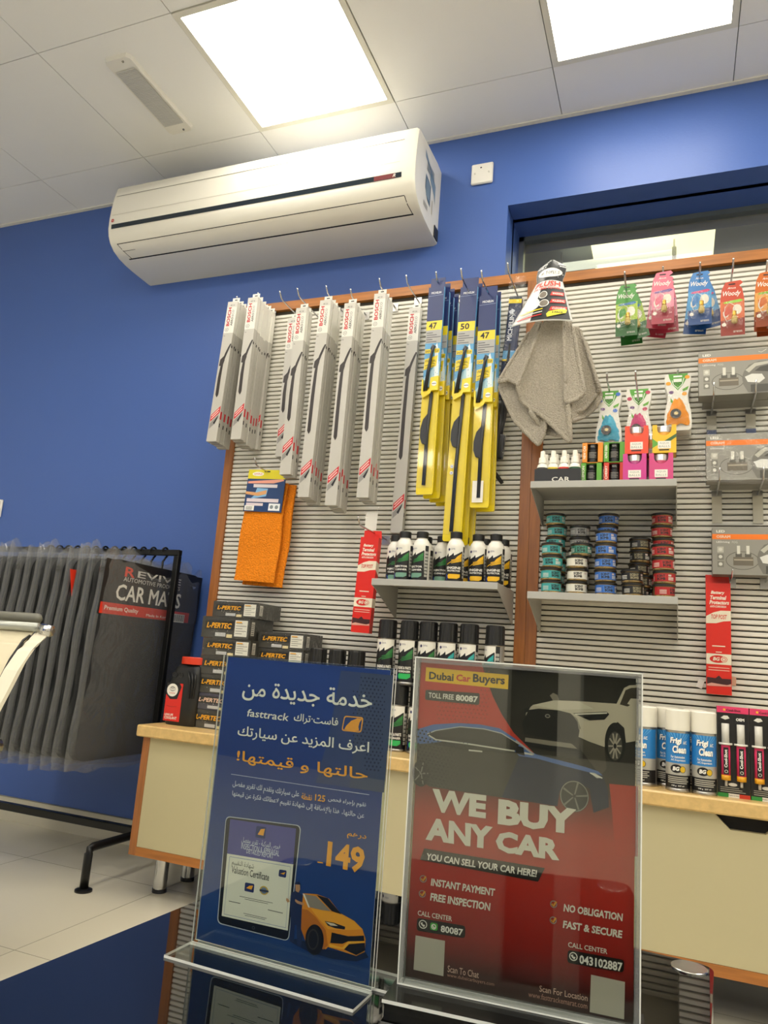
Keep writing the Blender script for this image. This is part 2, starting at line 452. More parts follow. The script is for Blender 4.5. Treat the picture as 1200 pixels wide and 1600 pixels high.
# window: dirty glass in a thin grey frame
mb = MB().box(WX0, WX0 + .02, WY - .03, WY + .01, WZ0, WZ1, M('#8b9094', 0.35, 0.6)).box(WX0, WX1, WY - .03, WY + .01, WZ1 - .02, WZ1, M('#6f787a', 0.4, 0.3)).box(WX0, WX1, WY - .03, WY + .01, WZ0, WZ0 + .03, M('#8b9094', 0.35, 0.6))
w1 = tag(mb.build('window_1'), kind='structure')
GLASS = clear('dirty_glass', 1.55, 0.04, '#d5dad6', haze=0.16)
MB().box(WX0 + .02, WX1, WY, WY + .006, WZ0, WZ1 - .02, GLASS).build('window_pane', w1)
# the room behind the glass
DIM = M('#ccd2cb', 0.6)
tag(MB().box(-2.6, 2.6, 2.92, 6.0, ZC, ZC + .1, DIM).build('ceiling_beyond'), kind='structure')
mb = MB().box(-2.6, 2.6, 5.9, 6.0, 0, ZC, DIM).box(-2.7, -2.6, 2.92, 6.0, 0, ZC, DIM).box(2.6, 2.7, 2.92, 6.0, 0, ZC, DIM).box(-2.6, 2.6, 2.92, 6.0, -.05, 0, M('#8d8878', .5))
mb.box(-2.6, WX0 - .03, 2.90, 2.92, 0, ZC, DIM).box(WX1 + .03, 2.6, 2.90, 2.92, 0, ZC, DIM).box(WX0 - .03, WX1 + .03, 2.90, 2.92, 0, WZ0 - .03, DIM).box(WX0 - .03, WX1 + .03, 2.90, 2.92, WZ1 + .03, ZC, DIM)
tag(mb.build('wall_beyond'), kind='structure')
t = thing('ceiling_light', 'yellowish ceiling panel seen through the window glass', 'ceiling light', (-.10, 3.62, ZC))
MB().box(-.285, .285, -.29, .29, -.006, -.001, emit('beyond_diffuser', '#f6e9b4', 5.0)).build('diffuser', t)
MB().box(-.292, .292, -.297, -.29, -.008, -.001, WHITE).box(-.292, .292, .29, .297, -.008, -.001, WHITE).box(-.292, -.285, -.29, .29, -.008, -.001, WHITE).box(.285, .292, -.29, .29, -.008, -.001, WHITE).build('frame', t)
q0, q1 = P(880, 417, 3.5), P(1050, 398, 3.5)
t = thing('tube_lamp', 'bright white tube lamp seen through the window glass above the frame', 'lamp', ((q0.x + q1.x) / 2, 3.5, (q0.z + q1.z) / 2))
hw = (q1.x - q0.x) / 2
MB().tube([(-hw, 0, 0), (hw, 0, 0)], .022, emit('tube_glow', '#fff8e4', 2.4), 12).build('tube', t)
MB().box(-hw - .02, -hw, -.024, .024, -.024, .026, WHITE).box(hw, hw + .02, -.024, .024, -.024, .026, WHITE).box(-hw - .014, -hw - .006, -.004, .004, .025, ZC - (q0.z + q1.z) / 2, STEEL).box(hw + .006, hw + .014, -.004, .004, .025, ZC - (q0.z + q1.z) / 2, STEEL).build('fitting', t)

# ------------------------------------------------------------------ ceiling lights
FRAME = M('#dedcd0', 0.45); DIFF = emit('light_diffuser', '#fff8ea', PANEL_POWER)
def make_light():
    t = thing('ceiling_light', '', 'light', group='square ceiling light panels')
    t['category'] = 'ceiling light'
    m = MB(); e, w = .298, .022
    for (x0, x1, y0, y1) in ((-e, e, -e, -e + w), (-e, e, e - w, e), (-e, -e + w, -e + w, e - w), (e - w, e, -e + w, e - w)):
        m.box(x0, x1, y0, y1, -.004, .011, FRAME)
    m.build('frame', t)
    MB().box(-e + w, e - w, -e + w, e - w, .0, .008, DIFF).build('diffuser', t)
    return t
mk = Kind(make_light)
lights.sort(key=lambda q: (-q[3], q[0]))
for n, (a, b, c, d) in enumerate(lights):
    lab = ('square lit ceiling panel directly above the air conditioner' if n == 0 else
           'square lit ceiling panel above the window, right of the air conditioner' if n == 1 else
           'square lit ceiling panel, %s row from the blue wall, %s from the left' % (ORD[int(round((2.28 - d) / .6)) // 2], ORD[int(round((a + 2.8) / 1.2))]))
    mk(((a + b) / 2, (c + d) / 2, ZC), lab, group='square ceiling light panels')

# emergency light let into the ceiling tile
t = thing('emergency_light', 'white oblong emergency light on the ceiling with a ribbed grey lens', 'emergency light', (-1.917, 1.978, ZC))
m = MB()
o = [(-.06 + .012, -.205), (.06 - .012, -.205), (.06, -.19), (.06, .19), (.048, .205), (-.048, .205), (-.06, .19), (-.06, -.19)]
vs = [(x, y, 0) for x, y in o] + [(x * .93, y * .98, -.014) for x, y in o]
m.add(vs, [tuple(range(8, 16))] + [(k, (k + 1) % 8, 8 + (k + 1) % 8, 8 + k) for k in range(8)], WHITE)
m.build('body', t)
MB().grid(lambda u, v: (-.046 + .092 * u, -.15 + .3 * v, -.0155 - .003 * abs(sin(40 * pi * v))), 4, 160, M('#c2c2c0', 0.25)).build('lens', t)
for y in (-.185, .185): MB().lathe([(.004, -.0165), (.004, -.014)], INK, 0.02, y, 8).build('screw', t)

# ------------------------------------------------------------------ air conditioner
ACW = M('#e9e6da', 0.22, spec=0.6); ACD = M('#1b2630', 0.12); GAPM = M('#111111', 0.6)
X0, X1 = -2.30, -.882
t = thing('air_conditioner', 'long white split air conditioner mounted high on the blue wall', 'air conditioner', ((X0 + X1) / 2, YW, CAMZ + 1.63))
t['physics'] = 'wall mounted'
W2 = (X1 - X0) / 2
key = [(2.49, 1.968), (2.262, 1.955), (2.252, 1.945), (2.244, 1.90), (2.238, 1.84), (2.236, 1.79), (2.238, 1.745), (2.246, 1.712), (2.262, 1.685), (2.29, 1.662), (2.33, 1.646), (2.375, 1.638), (2.42, 1.634), (2.54, 1.63), (2.54, 1.962)]
prof = [(y - YW, z - 1.63) for y, z in key]
m = MB(); n = len(prof)
endz = [(y - YW - (0 if i in (0, n - 1, n - 2) else 0), z - 1.63) for i, (y, z) in enumerate(key)]
vs = []
for x, s in ((-W2, .0), (-W2 + .012, 1), (W2 - .012, 1), (W2, .0)):
    for y, z in prof:
        cy, cz = -.12, .17
        k = 1 if s else .965
        vs.append((x, cy + (y - cy) * k if y < -.001 else y, cz + (z - cz) * k))
fs = [tuple(range(n)), tuple(3 * n + k for k in range(n))[::-1]]
for r in range(3): fs += [(r * n + k, r * n + (k + 1) % n, (r + 1) * n + (k + 1) % n, (r + 1) * n + k) for k in range(n)]
m.add(vs, fs, ACW, True)
me = m.build('housing', t)
me.modifiers.new('edges', 'EDGE_SPLIT').split_angle = radians(35)
def acs(z):                       # front surface depth at height z (local)
    for (a, b) in zip(prof[1:13], prof[2:14]):
        if a[1] >= z >= b[1]: return a[0] + (b[0] - a[0]) * (a[1] - z) / max(a[1] - b[1], 1e-6)
    return prof[13][0]
ac = lambda u, v, l: (u, acs(v) - l - .0006, v)
m = MB(); m.rect(ac, -W2 + .02, .268, W2 - .05, .2705, M('#77756c', 0.5), 2); m.rect(ac, -W2 + .02, .172, W2 - .06, .1735, M('#b5b2a6', 0.5), 2); m.build('front_seam', t)
m = MB().rect(ac, -W2 + .022, .108, W2 - .05, .128, ACD, 3)
m.rect(ac, W2 - .16, .109, W2 - .075, .127, M('#6d2a2c', 0.2), 5); m.text(ac, 'R', W2 - .085, .112, .012, .012, M('#c9c2b8', .4), 7, bold=.02, shear=.3); m.build('display_strip', t)
m = MB().disc(ac, -W2 + .026, .146, .009, .009, M('#a8342b', .3), 4); m.ring(ac, -W2 + .026, .146, .009, .009, .0012, M('#d9c9c0', .3), 5); m.rect(ac, -W2 + .0205, .1448, -W2 + .0315, .1472, M('#e0b0a8', .3), 6); m.build('logo_badge', t)
# louvre flap: outlined by dark gaps along the curved underside
def acb(u, s, l):                 # s runs along the lower curve, 0 at display to 1 at wall
    i0 = 6; pts = prof[i0:14]; L = [0]
    for a, b in zip(pts[:-1], pts[1:]): L.append(L[-1] + math.hypot(a[0] - b[0], a[1] - b[1]))
    d = s * L[-1]
    for k in range(len(pts) - 1):
        if L[k + 1] >= d - 1e-9:
            q = (d - L[k]) / (L[k + 1] - L[k]); y = pts[k][0] + (pts[k + 1][0] - pts[k][0]) * q; z = pts[k][1] + (pts[k + 1][1] - pts[k][1]) * q
            ty, tz = pts[k + 1][0] - pts[k][0], pts[k + 1][1] - pts[k][1]; h = math.hypot(ty, tz)
            return (u, y + tz / h * (l + .0006), z - ty / h * (l + .0006))
m = MB()
m.rect(acb, -W2 + .04, .20, W2 - .045, .208, GAPM, 2); m.rect(acb, -W2 + .055, .415, W2 - .03, .435, GAPM, 2)
for (ua, ub, a, b) in ((-W2 + .04, -W2 + .055, .205, .30), (-W2 + .055, -W2 + .07, .30, .42), (W2 - .046, W2 - .042, .205, .30), (W2 - .042, W2 - .034, .30, .42)):
    m.add([acb(ua, a, .0006), acb(ua + .003, a, .0006), acb(ub + .003, b, .0006), acb(ub, b, .0006)], [(0, 1, 2, 3)], GAPM)
m.rect(acb, -W2 + .055, .297, -W2 + .12, .302, GAPM, 2)
m.build('louvre_flap', t)
f = side(W2 * 1)
m = MB(); lab = M('#7d93a4', .4); labd = M('#4d6476', .4)
m.poly(f, [(-.20, .29), (-.06, .22), (-.06, .14), (-.075, .17), (-.13, .205), (-.13, .245), (-.195, .26)], lab, 3)
m.poly(f, [(-.18, .2), (-.115, .185), (-.115, .095), (-.15, .105), (-.18, .14)], labd, 3)
for k in range(9): m.rect(f, -.172, .115 + k * .008, -.125, .1185 + k * .008, M('#9fb2bd', .4), 4)
for k in range(6): m.rect(f, -.175 + k*.001, .222 + k * .007, -.085, .225 + k * .007, labd, 4)
m.rect(f, -.095, .08, -.085, .14, M('#b0a990', .5), 3); m.rect(f, -.19, .062, -.14, .082, M('#9c9a90', .5), 3)
m.build('rating_sticker', t)
MB().box(W2 - .001, W2 + .004, -.05, -.006, .012, .06, INK).build('pipe_knockout', t)

# blank socket plate high on the wall, and the one at the left edge
def plate(name, label, x, z, w, h):
    t = thing(name, label, 'wall plate', (x, YW, z))
    MB().rbox(-w / 2, w / 2, -.012, 0, -h / 2, h / 2, WHITE, .004).build('cover', t)
    m = MB()
    for sx in (-1, 1): m.lathe([(.003, -.001), (.003, .001)], M('#8c8a80', .4), sx * w * .32, 0, 10)
    o = m.build('screw', t); o.rotation_euler = (pi / 2, 0, 0); o.location = (0, -.0125, .0)
    MB().disc(front(-.012), -.004, h * .27, .004, .003, INK, 2).build('cable_hole', t)
plate('blank_wall_plate', 'square white blank plate on the blue wall above the window corner', P(754, 273, 2.54).x, P(754, 273, 2.54).z, .088, .09)
q = P(-4, 795, 2.54)
t = thing('wall_socket', 'white socket at the left edge of the blue wall above the mat rack', 'socket', (q.x, YW, q.z))
MB().rbox(-.035, .035, -.012, 0, -.043, .043, WHITE, .004).build('cover', t); MB().rect(front(-.012), -.008, -.01, .008, .01, M('#c8c6bc', .4), 2).build('rocker', t)

# ================================================================== SLAT PANELS ON THE WALL
YP = 2.335                        # face of the slats
SLAT = M('#dedbd0', 0.34, spec=0.6)
CT = 0.52                         # worktop height
def slat_panel(name, label, x0, x1, ztop):
    t = thing(name, label, 'display panel', ((x0 + x1) / 2, YP, CT)); hw = (x1 - x0) / 2; H = ztop - CT; s = .034
    MB().box(-hw, hw, -.008, .03, H - s, H, WOODX).build('top_rail', t)
    MB().box(-hw, -hw + s, -.008, .03, 0, H - s, WOOD).build('stile', t)
    MB().box(hw - s, hw, -.008, .03, 0, H - s, WOOD).build('stile', t)
    MB().box(-hw + s, hw - s, .010, .024, .0, H - s, M('#4a463e', .7)).build('backing', t)
    MB().box(-hw + .02, -hw + .06, .03, YW - YP, 0, H - .3, M('#4a4842', .6)).box(hw - .06, hw - .02, .03, YW - YP, 0, H - .3, M('#4a4842', .6)).build('wall_bracket', t)
    m = MB(); k = 0; p = .0168
    while (k + 1) * p < H - s:
        z = k * p
        m.add([(x, y, zz) for x in (-hw + s, hw - s) for y, zz in ((.010, z + .0008), (.0012, z + .0016), (.0, z + .0032), (.0, z + .0125), (.001, z + .0136), (.010, z + .0138))],
              [(0, 6, 7, 1), (1, 7, 8, 2), (2, 8, 9, 3), (3, 9, 10, 4), (4, 10, 11, 5)], SLAT); k += 1
    m.build('slats', t)
    return t
LX0 = P(351, 720, YP - .008).x; LX1 = P(819, 1035, YP - .008).x; LZ = P(612, 451, YP - .008).z
slat_panel('slat_panel', 'left wooden framed slat panel hung with wiper blades', LX0, LX1 - .0005, LZ)
slat_panel('slat_panel', 'right wooden framed slat panel hung with air fresheners and lamp boxes', LX1 + .0005, LX1 + 1.2, P(1000, 411.5, YP - .008).z)

# ================================================================== LOW CABINETS AND WORKTOP
YC = 2.05
CREAM = M('#b9b08c', 0.4); TOPM = M('#cfae72', 0.3, noise=0.12, scale=60)
def cabinet(name, label, x0, x1, pull):
    t = thing(name, label, 'cabinet', ((x0 + x1) / 2, YC, 0)); hw = (x1 - x0) / 2; zb, zt = .125, CT - .036
    zt2 = zt
    MB().box(-hw + .002, hw - .002, .02, .28, zb, zt, CREAM).build('carcass', t)
    m = MB()
    if pull is None: m.box(-hw + .026, hw - .002, 0, .0195, zb + .026, zt2, CREAM)
    else:                         # door front with a trapezoid finger cut at its top edge
        a, b, c, d, h = pull
        m.prism([(-hw + .026, zb + .026), (hw - .026, zb + .026), (hw - .026, zt2), (d, zt2), (c, zt2 - h), (b, zt2 - h), (a, zt2), (-hw + .026, zt2)], 0, .0195, CREAM)
    o = m.build('door', t)
    if pull is not None:
        MB().box(a, d, .0185, .0199, zt2 - h - .004, zt2, M('#070707', .8)).build('finger_pull', o)
    MB().box(-hw, -hw + .026, -.002, .28, zb, zt, WOOD).build('stile', t)
    MB().box(-hw + .026, hw, -.002, .28, zb, zb + .0255, WOODX).build('bottom_rail', t)
    for sx in (-1, 1):
        for y in (.10, .25):
            MB().lathe([(.0, 0), (.023, 0), (.023, .012, INK), (.0215, .0125), (.0215, zb)], CHROME, sx * (hw - .06), y, 18).build('leg', t)
    return t
cabinet('display_cabinet', 'left low cream cabinet on chrome legs, under the wiper panel', LX0 + .01, LX1 - .001, None)
a1 = P(1115, 1271, YC).x; b1 = P(1141, 1299, YC).x; c1 = P(1197, 1308, YC).x
cx2 = (LX1 + .001 + LX1 + 1.2) / 2
cabinet('display_cabinet', 'right low cream cabinet with black finger cutout at its top', LX1 + .001, LX1 + 1.2, (a1 - cx2, b1 - cx2, c1 - cx2, c1 - cx2 + (b1 - a1), P(1141, 1275, YC).z - P(1141, 1299, YC).z))
t = MB().rbox(LX0 - .005, LX1 + 1.22, 2.025, 2.345 - .02, CT - .036, CT, TOPM, .004).build('worktop')
tag(t, 'long speckled yellow worktop running over both low cabinets', 'worktop')
# ================================================================== HOOKS
def hook(x, z, ytip, label, rise=.022, plate=None, back=YP):
    """wire peg with upturned tip; z is the height of the wire"""
    t = thing('display_hook', label, 'hook', (x, YP, z), group='wire pegs on the slat panels')
    L = YP - ytip
    pts = [(0, .012, 0), (0, -L * .5, .002), (0, -L + .03, .004), (0, -L + .018, .007), (0, -L + .006, .012 + rise * .4), (0, -L, .006 + rise)]
    MB().tube(pts, .0027, CHROME, 8).build('wire', t)
    MB().box(-.014, .014, -.0035, -.0005, -.02, .012, STEEL).build('foot_plate', t)
    if plate:
        m = MB().box(-.0135, .0135, -.006, -.0035, -.085, -.005, M('#bcb8a6', .35))
        if plate == 'blue': m.box(-.0137, .0137, -.0066, -.0034, -.085, -.05, M('#2c4372', .4))
        m.build('price_plate', t)
    return t
def px_hook(px, py, x, label, **k):
    d = ray(px, py); y = x / d.x * d.y; z = x / d.x * d.z + CAMZ
    hook(x, z - .028, y, label, **k)
    return y, z - .028

# ================================================================== GREY WIPER BLADE BOXES
BXW = M('#e3e1d8', 0.32, spec=.6); BXG = M('#bdbab2', 0.3, spec=.6); BXL = M('#cfccc4', .32); BRED = M('#c8202a', .4); ARM = M('#2a2220', .35)
def wiper_box_kind(W, H, D, size):
    def make():
        t = thing('wiper_blade_box', '', 'wiper box')
        m = MB(); wv = -.14
        m.box(-W / 2, W / 2, 0, D, wv, -.012, BXW); m.box(-W / 2, W / 2, 0, D, -H, wv, BXG)
        f = front(0)
        m.rect(f, -W / 2, -.034, W / 2, -.012, BXL, 1)
        m.text(f, size, -.008, -.03, .018, .006, INK, 2)
        m.text(f, 'BOSCH', -W * .34, -.112, W * .33, .076, BRED, 2, bold=.03, rot=1)
        m.text(f, 'AERO', W * .1, -.112, W * .2, .036, INK, 2, bold=.012, shear=.15, rot=1); m.text(f, 'ECO', W * .1, -.073, W * .2, .026, M('#77767a', .4), 2, shear=.1, rot=1)
        m.ring(f, -W * .2, -.127, .0075, .0075, .0009, INK, 2, 18); m.rect(f, -W * .26, -.1275, -W * .14, -.1265, INK, 2); m.rect(f, -W * .265, -.131, -W * .25, -.123, INK, 2); m.rect(f, -W * .15, -.131, -W * .135, -.123, INK, 2)
        m.text(f, '1x', -W * .4, wv - .014, .006, .006, INK, 2)
        a = H * .68                               # wiper arm drawn down the box
        m.line(f, [(W * .48, -.185), (W * .33, -.2), (W * .12, -.225), (-W * .05, -.25)], [.006, .008, .009, .009], ARM, 2)
        m.poly(f, [(-W * .36, -.247), (-W * .06, -.234), (W * .1, -.25), (W * .0, -.268), (-W * .14, -.274), (-W * .4, -.272)], ARM, 3)
        m.line(f, [(-W * .08, -.25), (-W * .14, -.29), (-W * .17, -.25 - (a - .25) * .5), (-W * .15, -a)], [.008, .0115, .0130, .0135], ARM, 2)
        m.poly(f, [(-W * .3, -a + .008), (-W * .0, -a + .01), (-W * .02, -a - .004), (-W * .14, -a - .012), (-W * .28, -a - .002)], ARM, 3)
        rv = -H + .115
        m.poly(f, [(-W * .42, rv - .014), (W * .44, rv + .022), (W * .44, rv - .004), (-W * .42, rv - .04)], BRED, 2)
        for q in (0, 1): m.line(f, [(-W * .34, rv - .018 - q * .010), (W * .32, rv + .010 - q * .010)], .0034, M('#f0c8c4', .4), 3)
        m.poly(f, [(-W * .42, rv - .045), (W * .3, rv - .015), (W * .1, rv - .045), (-W * .42, rv - .067)], M('#8e8c88', .4), 2)
        m.poly(f, [(-W * .1, rv - .044), (W * .36, rv - .012), (W * .3, rv - .026), (W * .06, rv - .05)], INK, 3)
        g = side(W / 2)                           # edge print
        m.rect(g, D * .1, -.2, D * .45, -.19, ARM, 1); m.rect(g, .0, rv - .03, D * .5, rv + .0, BRED, 1); m.rect(g, .002, rv - .06, D * .4, rv - .045, INK, 1)
        for k in range(7): m.rect(g, D * .45, -.26 - k * .022, D * .5, -.275 - k * .022, M('#9a978e', .5), 1)
        m.box(-W / 2 + .002, W / 2 - .002, .002, D - .002, -H - .0012, -H + .002, M('#a8a59b', .5))
        m.build('carton', t)
        m = MB(); hw = W * .36
        m.prism([(-hw, -.0125), (hw, -.0125), (hw, .012), (-hw, .012)], D - .0014, D - .0004, BXW); m.box(-.006, .006, D - .0018, D - .0002, .002, .0055, INK)
        m.build('hang_tab', t)
        return t
    return make
STK = [  # TL, TR, BL corner pixels of the front box, its depth, count, size print, hook tip pixel, words
    ((355.5, 471.6), (373, 471), (321, 689), 2.19, 4, 'AE 14', (370, 463), 'first from the left'),
    ((386.4, 465), (405, 464.4), (358.5, 685.5), 2.185, 6, 'AE 16', (403, 457), 'second from the left'),
    ((448.5, 496.5), (467, 496), (428.4, 712.5), 2.265, 2, 'AE 18', (437, 454.5), 'third from the left, set back'),
    ((463, 481.5), (479.4, 480), (436.5, 741), 2.17, 2, 'AE 18', (464.4, 450), 'fourth from the left'),
    ((500.4, 469.5), (517.5, 468), (464.4, 776.4), 2.19, 4, 'AE 21', (509.5, 446), 'fifth from the left'),
    ((538, 474), (556.5, 472.5), (506.4, 789), 2.19, 4, 'AE 22', (547.5, 451), 'sixth from the left'),
    ((585, 459), (603, 457.5), (556.5, 777), 2.19, 3, 'AE 24', (592.5, 434.5), 'seventh from the left'),
    ((639, 481.5), (657.6, 480), (609, 832), 2.305, 1, 'AE 26', (634.5, 429.5), 'eighth from the left'),
]
for (tl, tr, bl, y, n, size, tip, words) in STK:
    A, B, C_ = P(*tl, y), P(*tr, y), P(*bl, y)
    W = .043; D = .0205
    H = (A - C_).length + .012; ang = math.asin((A.x - C_.x) / (A - C_).length)
    cx = (A.x + B.x) / 2; zt = (A.z + B.z) / 2
    # the peg passes through the hang tabs
    yy, zz = px_hook(*tip, cx, 'chrome wire peg carrying the %s wiper box stack, %s' % ('grey', words))
    k = Kind(wiper_box_kind(W, H, D, size))
    for i in range(n):
        yi = y + i * .0212 + (.004 if i else 0)
        ax = ang + rnd.uniform(-.006, .006) * (i > 0); dz = -rnd.uniform(0.001, .007) * i ** .5 if i else 0
        pos = 'only box' if n == 1 else ('front box' if i == 0 else 'rear box' if i == n - 1 else '%s box from the front' % ORD[i])
        k((cx + rnd.uniform(-.003, .004) * (i > 0), yi, zt + .012 + dz), 'grey wiper carton %s, %s, peg %s' % (size, pos, words), (0, ax, 0), group='grey wiper blade cartons')
# ================================================================== YELLOW AND BLUE WIPER PACKS
YEL = M('#e8cf12', 0.3, spec=.6); NAVY = M('#1d2f66', .35); SKY = M('#5fa3d0', .35); SKYL = M('#a9cfe0', .35); SILV = M('#a9a9a6', .35)
BLADE = M('#15171c', .4)
def yellow_kind(W, H, num, wide):
    def make():
        t = thing('wiper_blade_pack', '', 'wiper pack')
        m = MB(); f = front(-.001)
        m.prism([(-W / 2 + .003, -H), (W / 2 - .003, -H), (W / 2, -H + .005), (W / 2, -.30), (-W / 2, -.30), (-W / 2, -H + .005)], .0, .009, YEL)
        for v in (-H * .72, -H * .745): m.disc(f, -W * .26, v, .0055, .006, M('#e8e8e8', .4), 6); m.line(f, [(-W * .26 - .003, v), (-W * .26 + .003, v)], .003, M('#6a86b8', .4), 7)
        m.build('backing_card', t)
        m = MB(); s = -.36                              # printed sleeve, blue at the top and sky coloured below
        m.box(-W / 2 + .001, W / 2 - .001, -.004, .008, s, .0, SKY)
        m.prism([(-W / 2 + .004, 0), (W / 2 - .002, 0), (W / 2 - .002, .038), (-W / 2 + .004, .038)], .007, .0085, NAVY)
        f = front(-.004)
        m.rect(f, -W / 2 + .001, -.125, W / 2 - .001, 0, NAVY, 1)
        m.text(f, 'MICHELIN', -W * .3, -.026, W * .62, .008, M('#dfe3ea', .4), 2, bold=.02, shear=.15)
        m.line(f, [(-W * .45, -.033), (W * .45, -.031)], .0012, M('#8fa0c4', .4), 2)
        m.rect(f, -W / 2 + .001, -.158, W / 2 - .001, -.125, YEL, 2); m.text(f, num, -W * .33, -.153, W * .5, .022, INK, 3, bold=.025)
        m.rect(f, -W / 2 + .001, -.205, W / 2 - .001, -.158, SILV, 2)
        for k in range(5): m.rect(f, -W * .42, -.169 - k * .008, -W * .05 + W * .25 * (k % 3), -.1665 - k * .008, M('#55555a', .4), 3)
        m.poly(f, [(-W * .48, -.33), (W * .48, -.27), (W * .48, -s * -1 + .002), (-W * .48, s + .002)], SKYL, 2)
        m.poly(f, [(W * .12, -.22), (W * .26, -.205), (W * .36, -.23), (W * .44, -.33), (W * .2, -.34)], M('#dce9ee', .35), 3)
        r2 = random.Random(num)
        for k in range(26): m.disc(f, r2.uniform(-.44, .44) * W, r2.uniform(s + .01, -.22), .0009, .0016, M('#2f6fa8', .35), 4, 6)
        m.rect(f, -W * .46, -.241, -W * .1, -.226, YEL, 4); m.rect(f, W * .12, -.241, W * .42, -.226, YEL, 4)
        m.text(f, 'EASY', -W * .42, -.238, W * .28, .008, INK, 5, bold=.01); m.text(f, 'CLIP', W * .16, -.238, W * .22, .008, INK, 5, bold=.01)
        m.poly(f, [(-W * .47, -.300), (W * .28, -.288), (W * .34, -.250), (-W * .45, -.262)], YEL, 5); m.text(f, 'UNIVERSAL', -W * .42, -.272, W * .66, .008, INK, 6, bold=.01)
        m.line(f, [(-W * .4, -.285), (W * .05, -.276), (W * .2, -.281)], .0018, INK, 6); m.line(f, [(-W * .4, -.294), (W * .2, -.286)], .0014, INK, 6)
        m.build('printed_sleeve', t)
        m = MB(); c = 0                                # moulded yellow cradle at the foot of the sleeve
        m.prism([(-W / 2, -.385), (-W * .38, -.40), (W * .05, -.385), (W * .12, -.375), (W / 2, -.375), (W / 2, -.325), (W * .02, -.33), (-W * .02, -.372), (-W * .38, -.378), (-W * .42, -.335), (-W / 2, -.335)], -.012, .001, YEL)
        m.disc(front(-.012), W * .26, -.352, .0085, .0085, M('#efefea', .4), 2); m.rect(front(-.012), W * .13, -.3535, W * .39, -.3505, M('#7a7a7a', .4), 3)
        m.build('cradle', t)
        m = MB()                                       # the blade itself, running down in front of the card
        m.tube([(W * .1, -.012, -.222), (W * .02, -.013, -.24), (-W * .12, -.013, -.30), (-W * .26, -.012, -.375)], [.004, .0045, .006, .0072], BLADE, 8)
        m.tube([(W * .1, -.008, -.216), (-W * .04, -.008, -.23)], [.008, .005], M('#3b3f46', .4), 8)
        m.tube([(W * .1, -.005, -.38), (-W * .02, -.005, -H * .72), (-W * .04, -.005, -H + .03)], .0062, BLADE, 8)
        m.prism([(-W * .02, -.455), (-W * .28, -.475), (-W * .4, -.505), (-W * .4, -.535), (-W * .28, -.555), (-W * .02, -.56)], -.012, .0, BLADE)
        m.build('wiper_blade', t)
        if wide: MB().rect(front(-.0035), -W * .38, -H + .015, W * .2, -H + .085, M('#eeeae0', .4), 10).build('leaflet', t).data and None
        m = MB().box(-W * .44, W * .46, -.0165, -.001, -H + .02, -.39, CLEAR); m.build('clear_blister', t)
        return t
    return make
YST = [((670.5, 450), (696, 448), (649.5, 772), 2.19, 4, '47', (681, 424), 'left', False),
       ((719, 452), (747, 446), (690, 847), 2.19, 3, '50', (720, 419), 'middle', False),
       ((748.5, 464), (777, 461), (733, 793), 2.20, 2, '47', (752, 422), 'right', True)]
for (tl, tr, bl, y, n, num, tip, words, wide) in YST:
    A, B, C_ = P(*tl, y), P(*tr, y), P(*bl, y)
    W = (A - B).length * .98; H = (A - C_).length; ang = math.asin((A.x - C_.x) / H); cx = (A.x + B.x) / 2; zt = (A.z + B.z) / 2
    px_hook(*tip, cx, 'chrome wire peg carrying the %s stack of yellow wiper packs' % words)
    k = Kind(yellow_kind(W, H, num, wide))
    for i in range(n):
        pos = ['front', 'second', 'third', 'rearmost'][i] if i < n - 1 else 'rearmost'
        k((cx + .007 * i + rnd.uniform(-.001, .002), y + i * .0285 + (.004 if i else 0), zt - .006 * i), 'yellow and blue wiper pack numbered %s, %s on the %s yellow peg' % (num, pos, words), (0, ang - .008 * i, 0), group='yellow wiper blade packs')

# black wiper arm kit in a clear bag, right of the yellow packs
y = 2.285
A, B = P(790, 455, y), P(822, 452, y); cx = (A.x + B.x) / 2 + .006; zt = A.z; zb = P(778, 740, y).z; H = zt - zb
px_hook(793, 410, cx, 'chrome wire peg carrying the bagged black wiper kit')
t = thing('bagged_wiper_kit', 'black and navy wiper kit in clear bag, beside the grey towel', 'wiper kit', (cx, y, zt), (0, .075, 0))
m = MB().rbox(-.022, .022, -.012, .012, -H * .62, -.03, M('#1b2a4f', .35), .006); f = front(-.012)
m.rect(f, -.022, -.055, .022, -.04, YEL, 2); m.rect(f, -.022, -.04, .022, -.03, M('#38424c', .4), 2); m.text(f, 'MICHELIN', -.013, -.19, .016, .095, M('#e6e9ee', .4), 3, bold=.03, rot=1)
m.poly(f, [(-.018, -.085), (-.006, -.075), (.004, -.082), (-.002, -.09), (.006, -.1), (-.008, -.098), (-.016, -.104), (-.012, -.093)], M('#d8dde6', .4), 3)
m.rect(f, -.02, -.255, .02, -.225, SKY, 2); m.rect(f, -.02, -.262, .02, -.255, YEL, 3)
m.build('card_sleeve', t)
m = MB().tube([(0, 0, -.2), (0, -.004, -H * .7), (-.006, -.006, -H * .86), (-.004, -.008, -H + .04)], [.013, .015, .014, .012], BLADE, 10)
m.tube([(-.012, -.008, -H * .86), (-.018, -.01, -H + .02), (.03, -.012, -H - .035)], [.008, .008, .006], BLADE, 8); m.rbox(-.026, .02, -.016, .006, -H * .93, -H * .8, BLADE, .004)
m.build('wiper_arm', t)
m = MB().grid(lambda u, v: (-.028 + .056 * u + .002 * sin(40 * v), -.018 - .003 * sin(9 * u + 21 * v), -H * .92 + (H * .95) * v), 8, 60, FILM); m.build('clear_bag', t)
MB().prism([(-.026, .012), (.026, .012), (.026, .05), (-.026, .05)], -.002, .0, FILM).build('header', t)

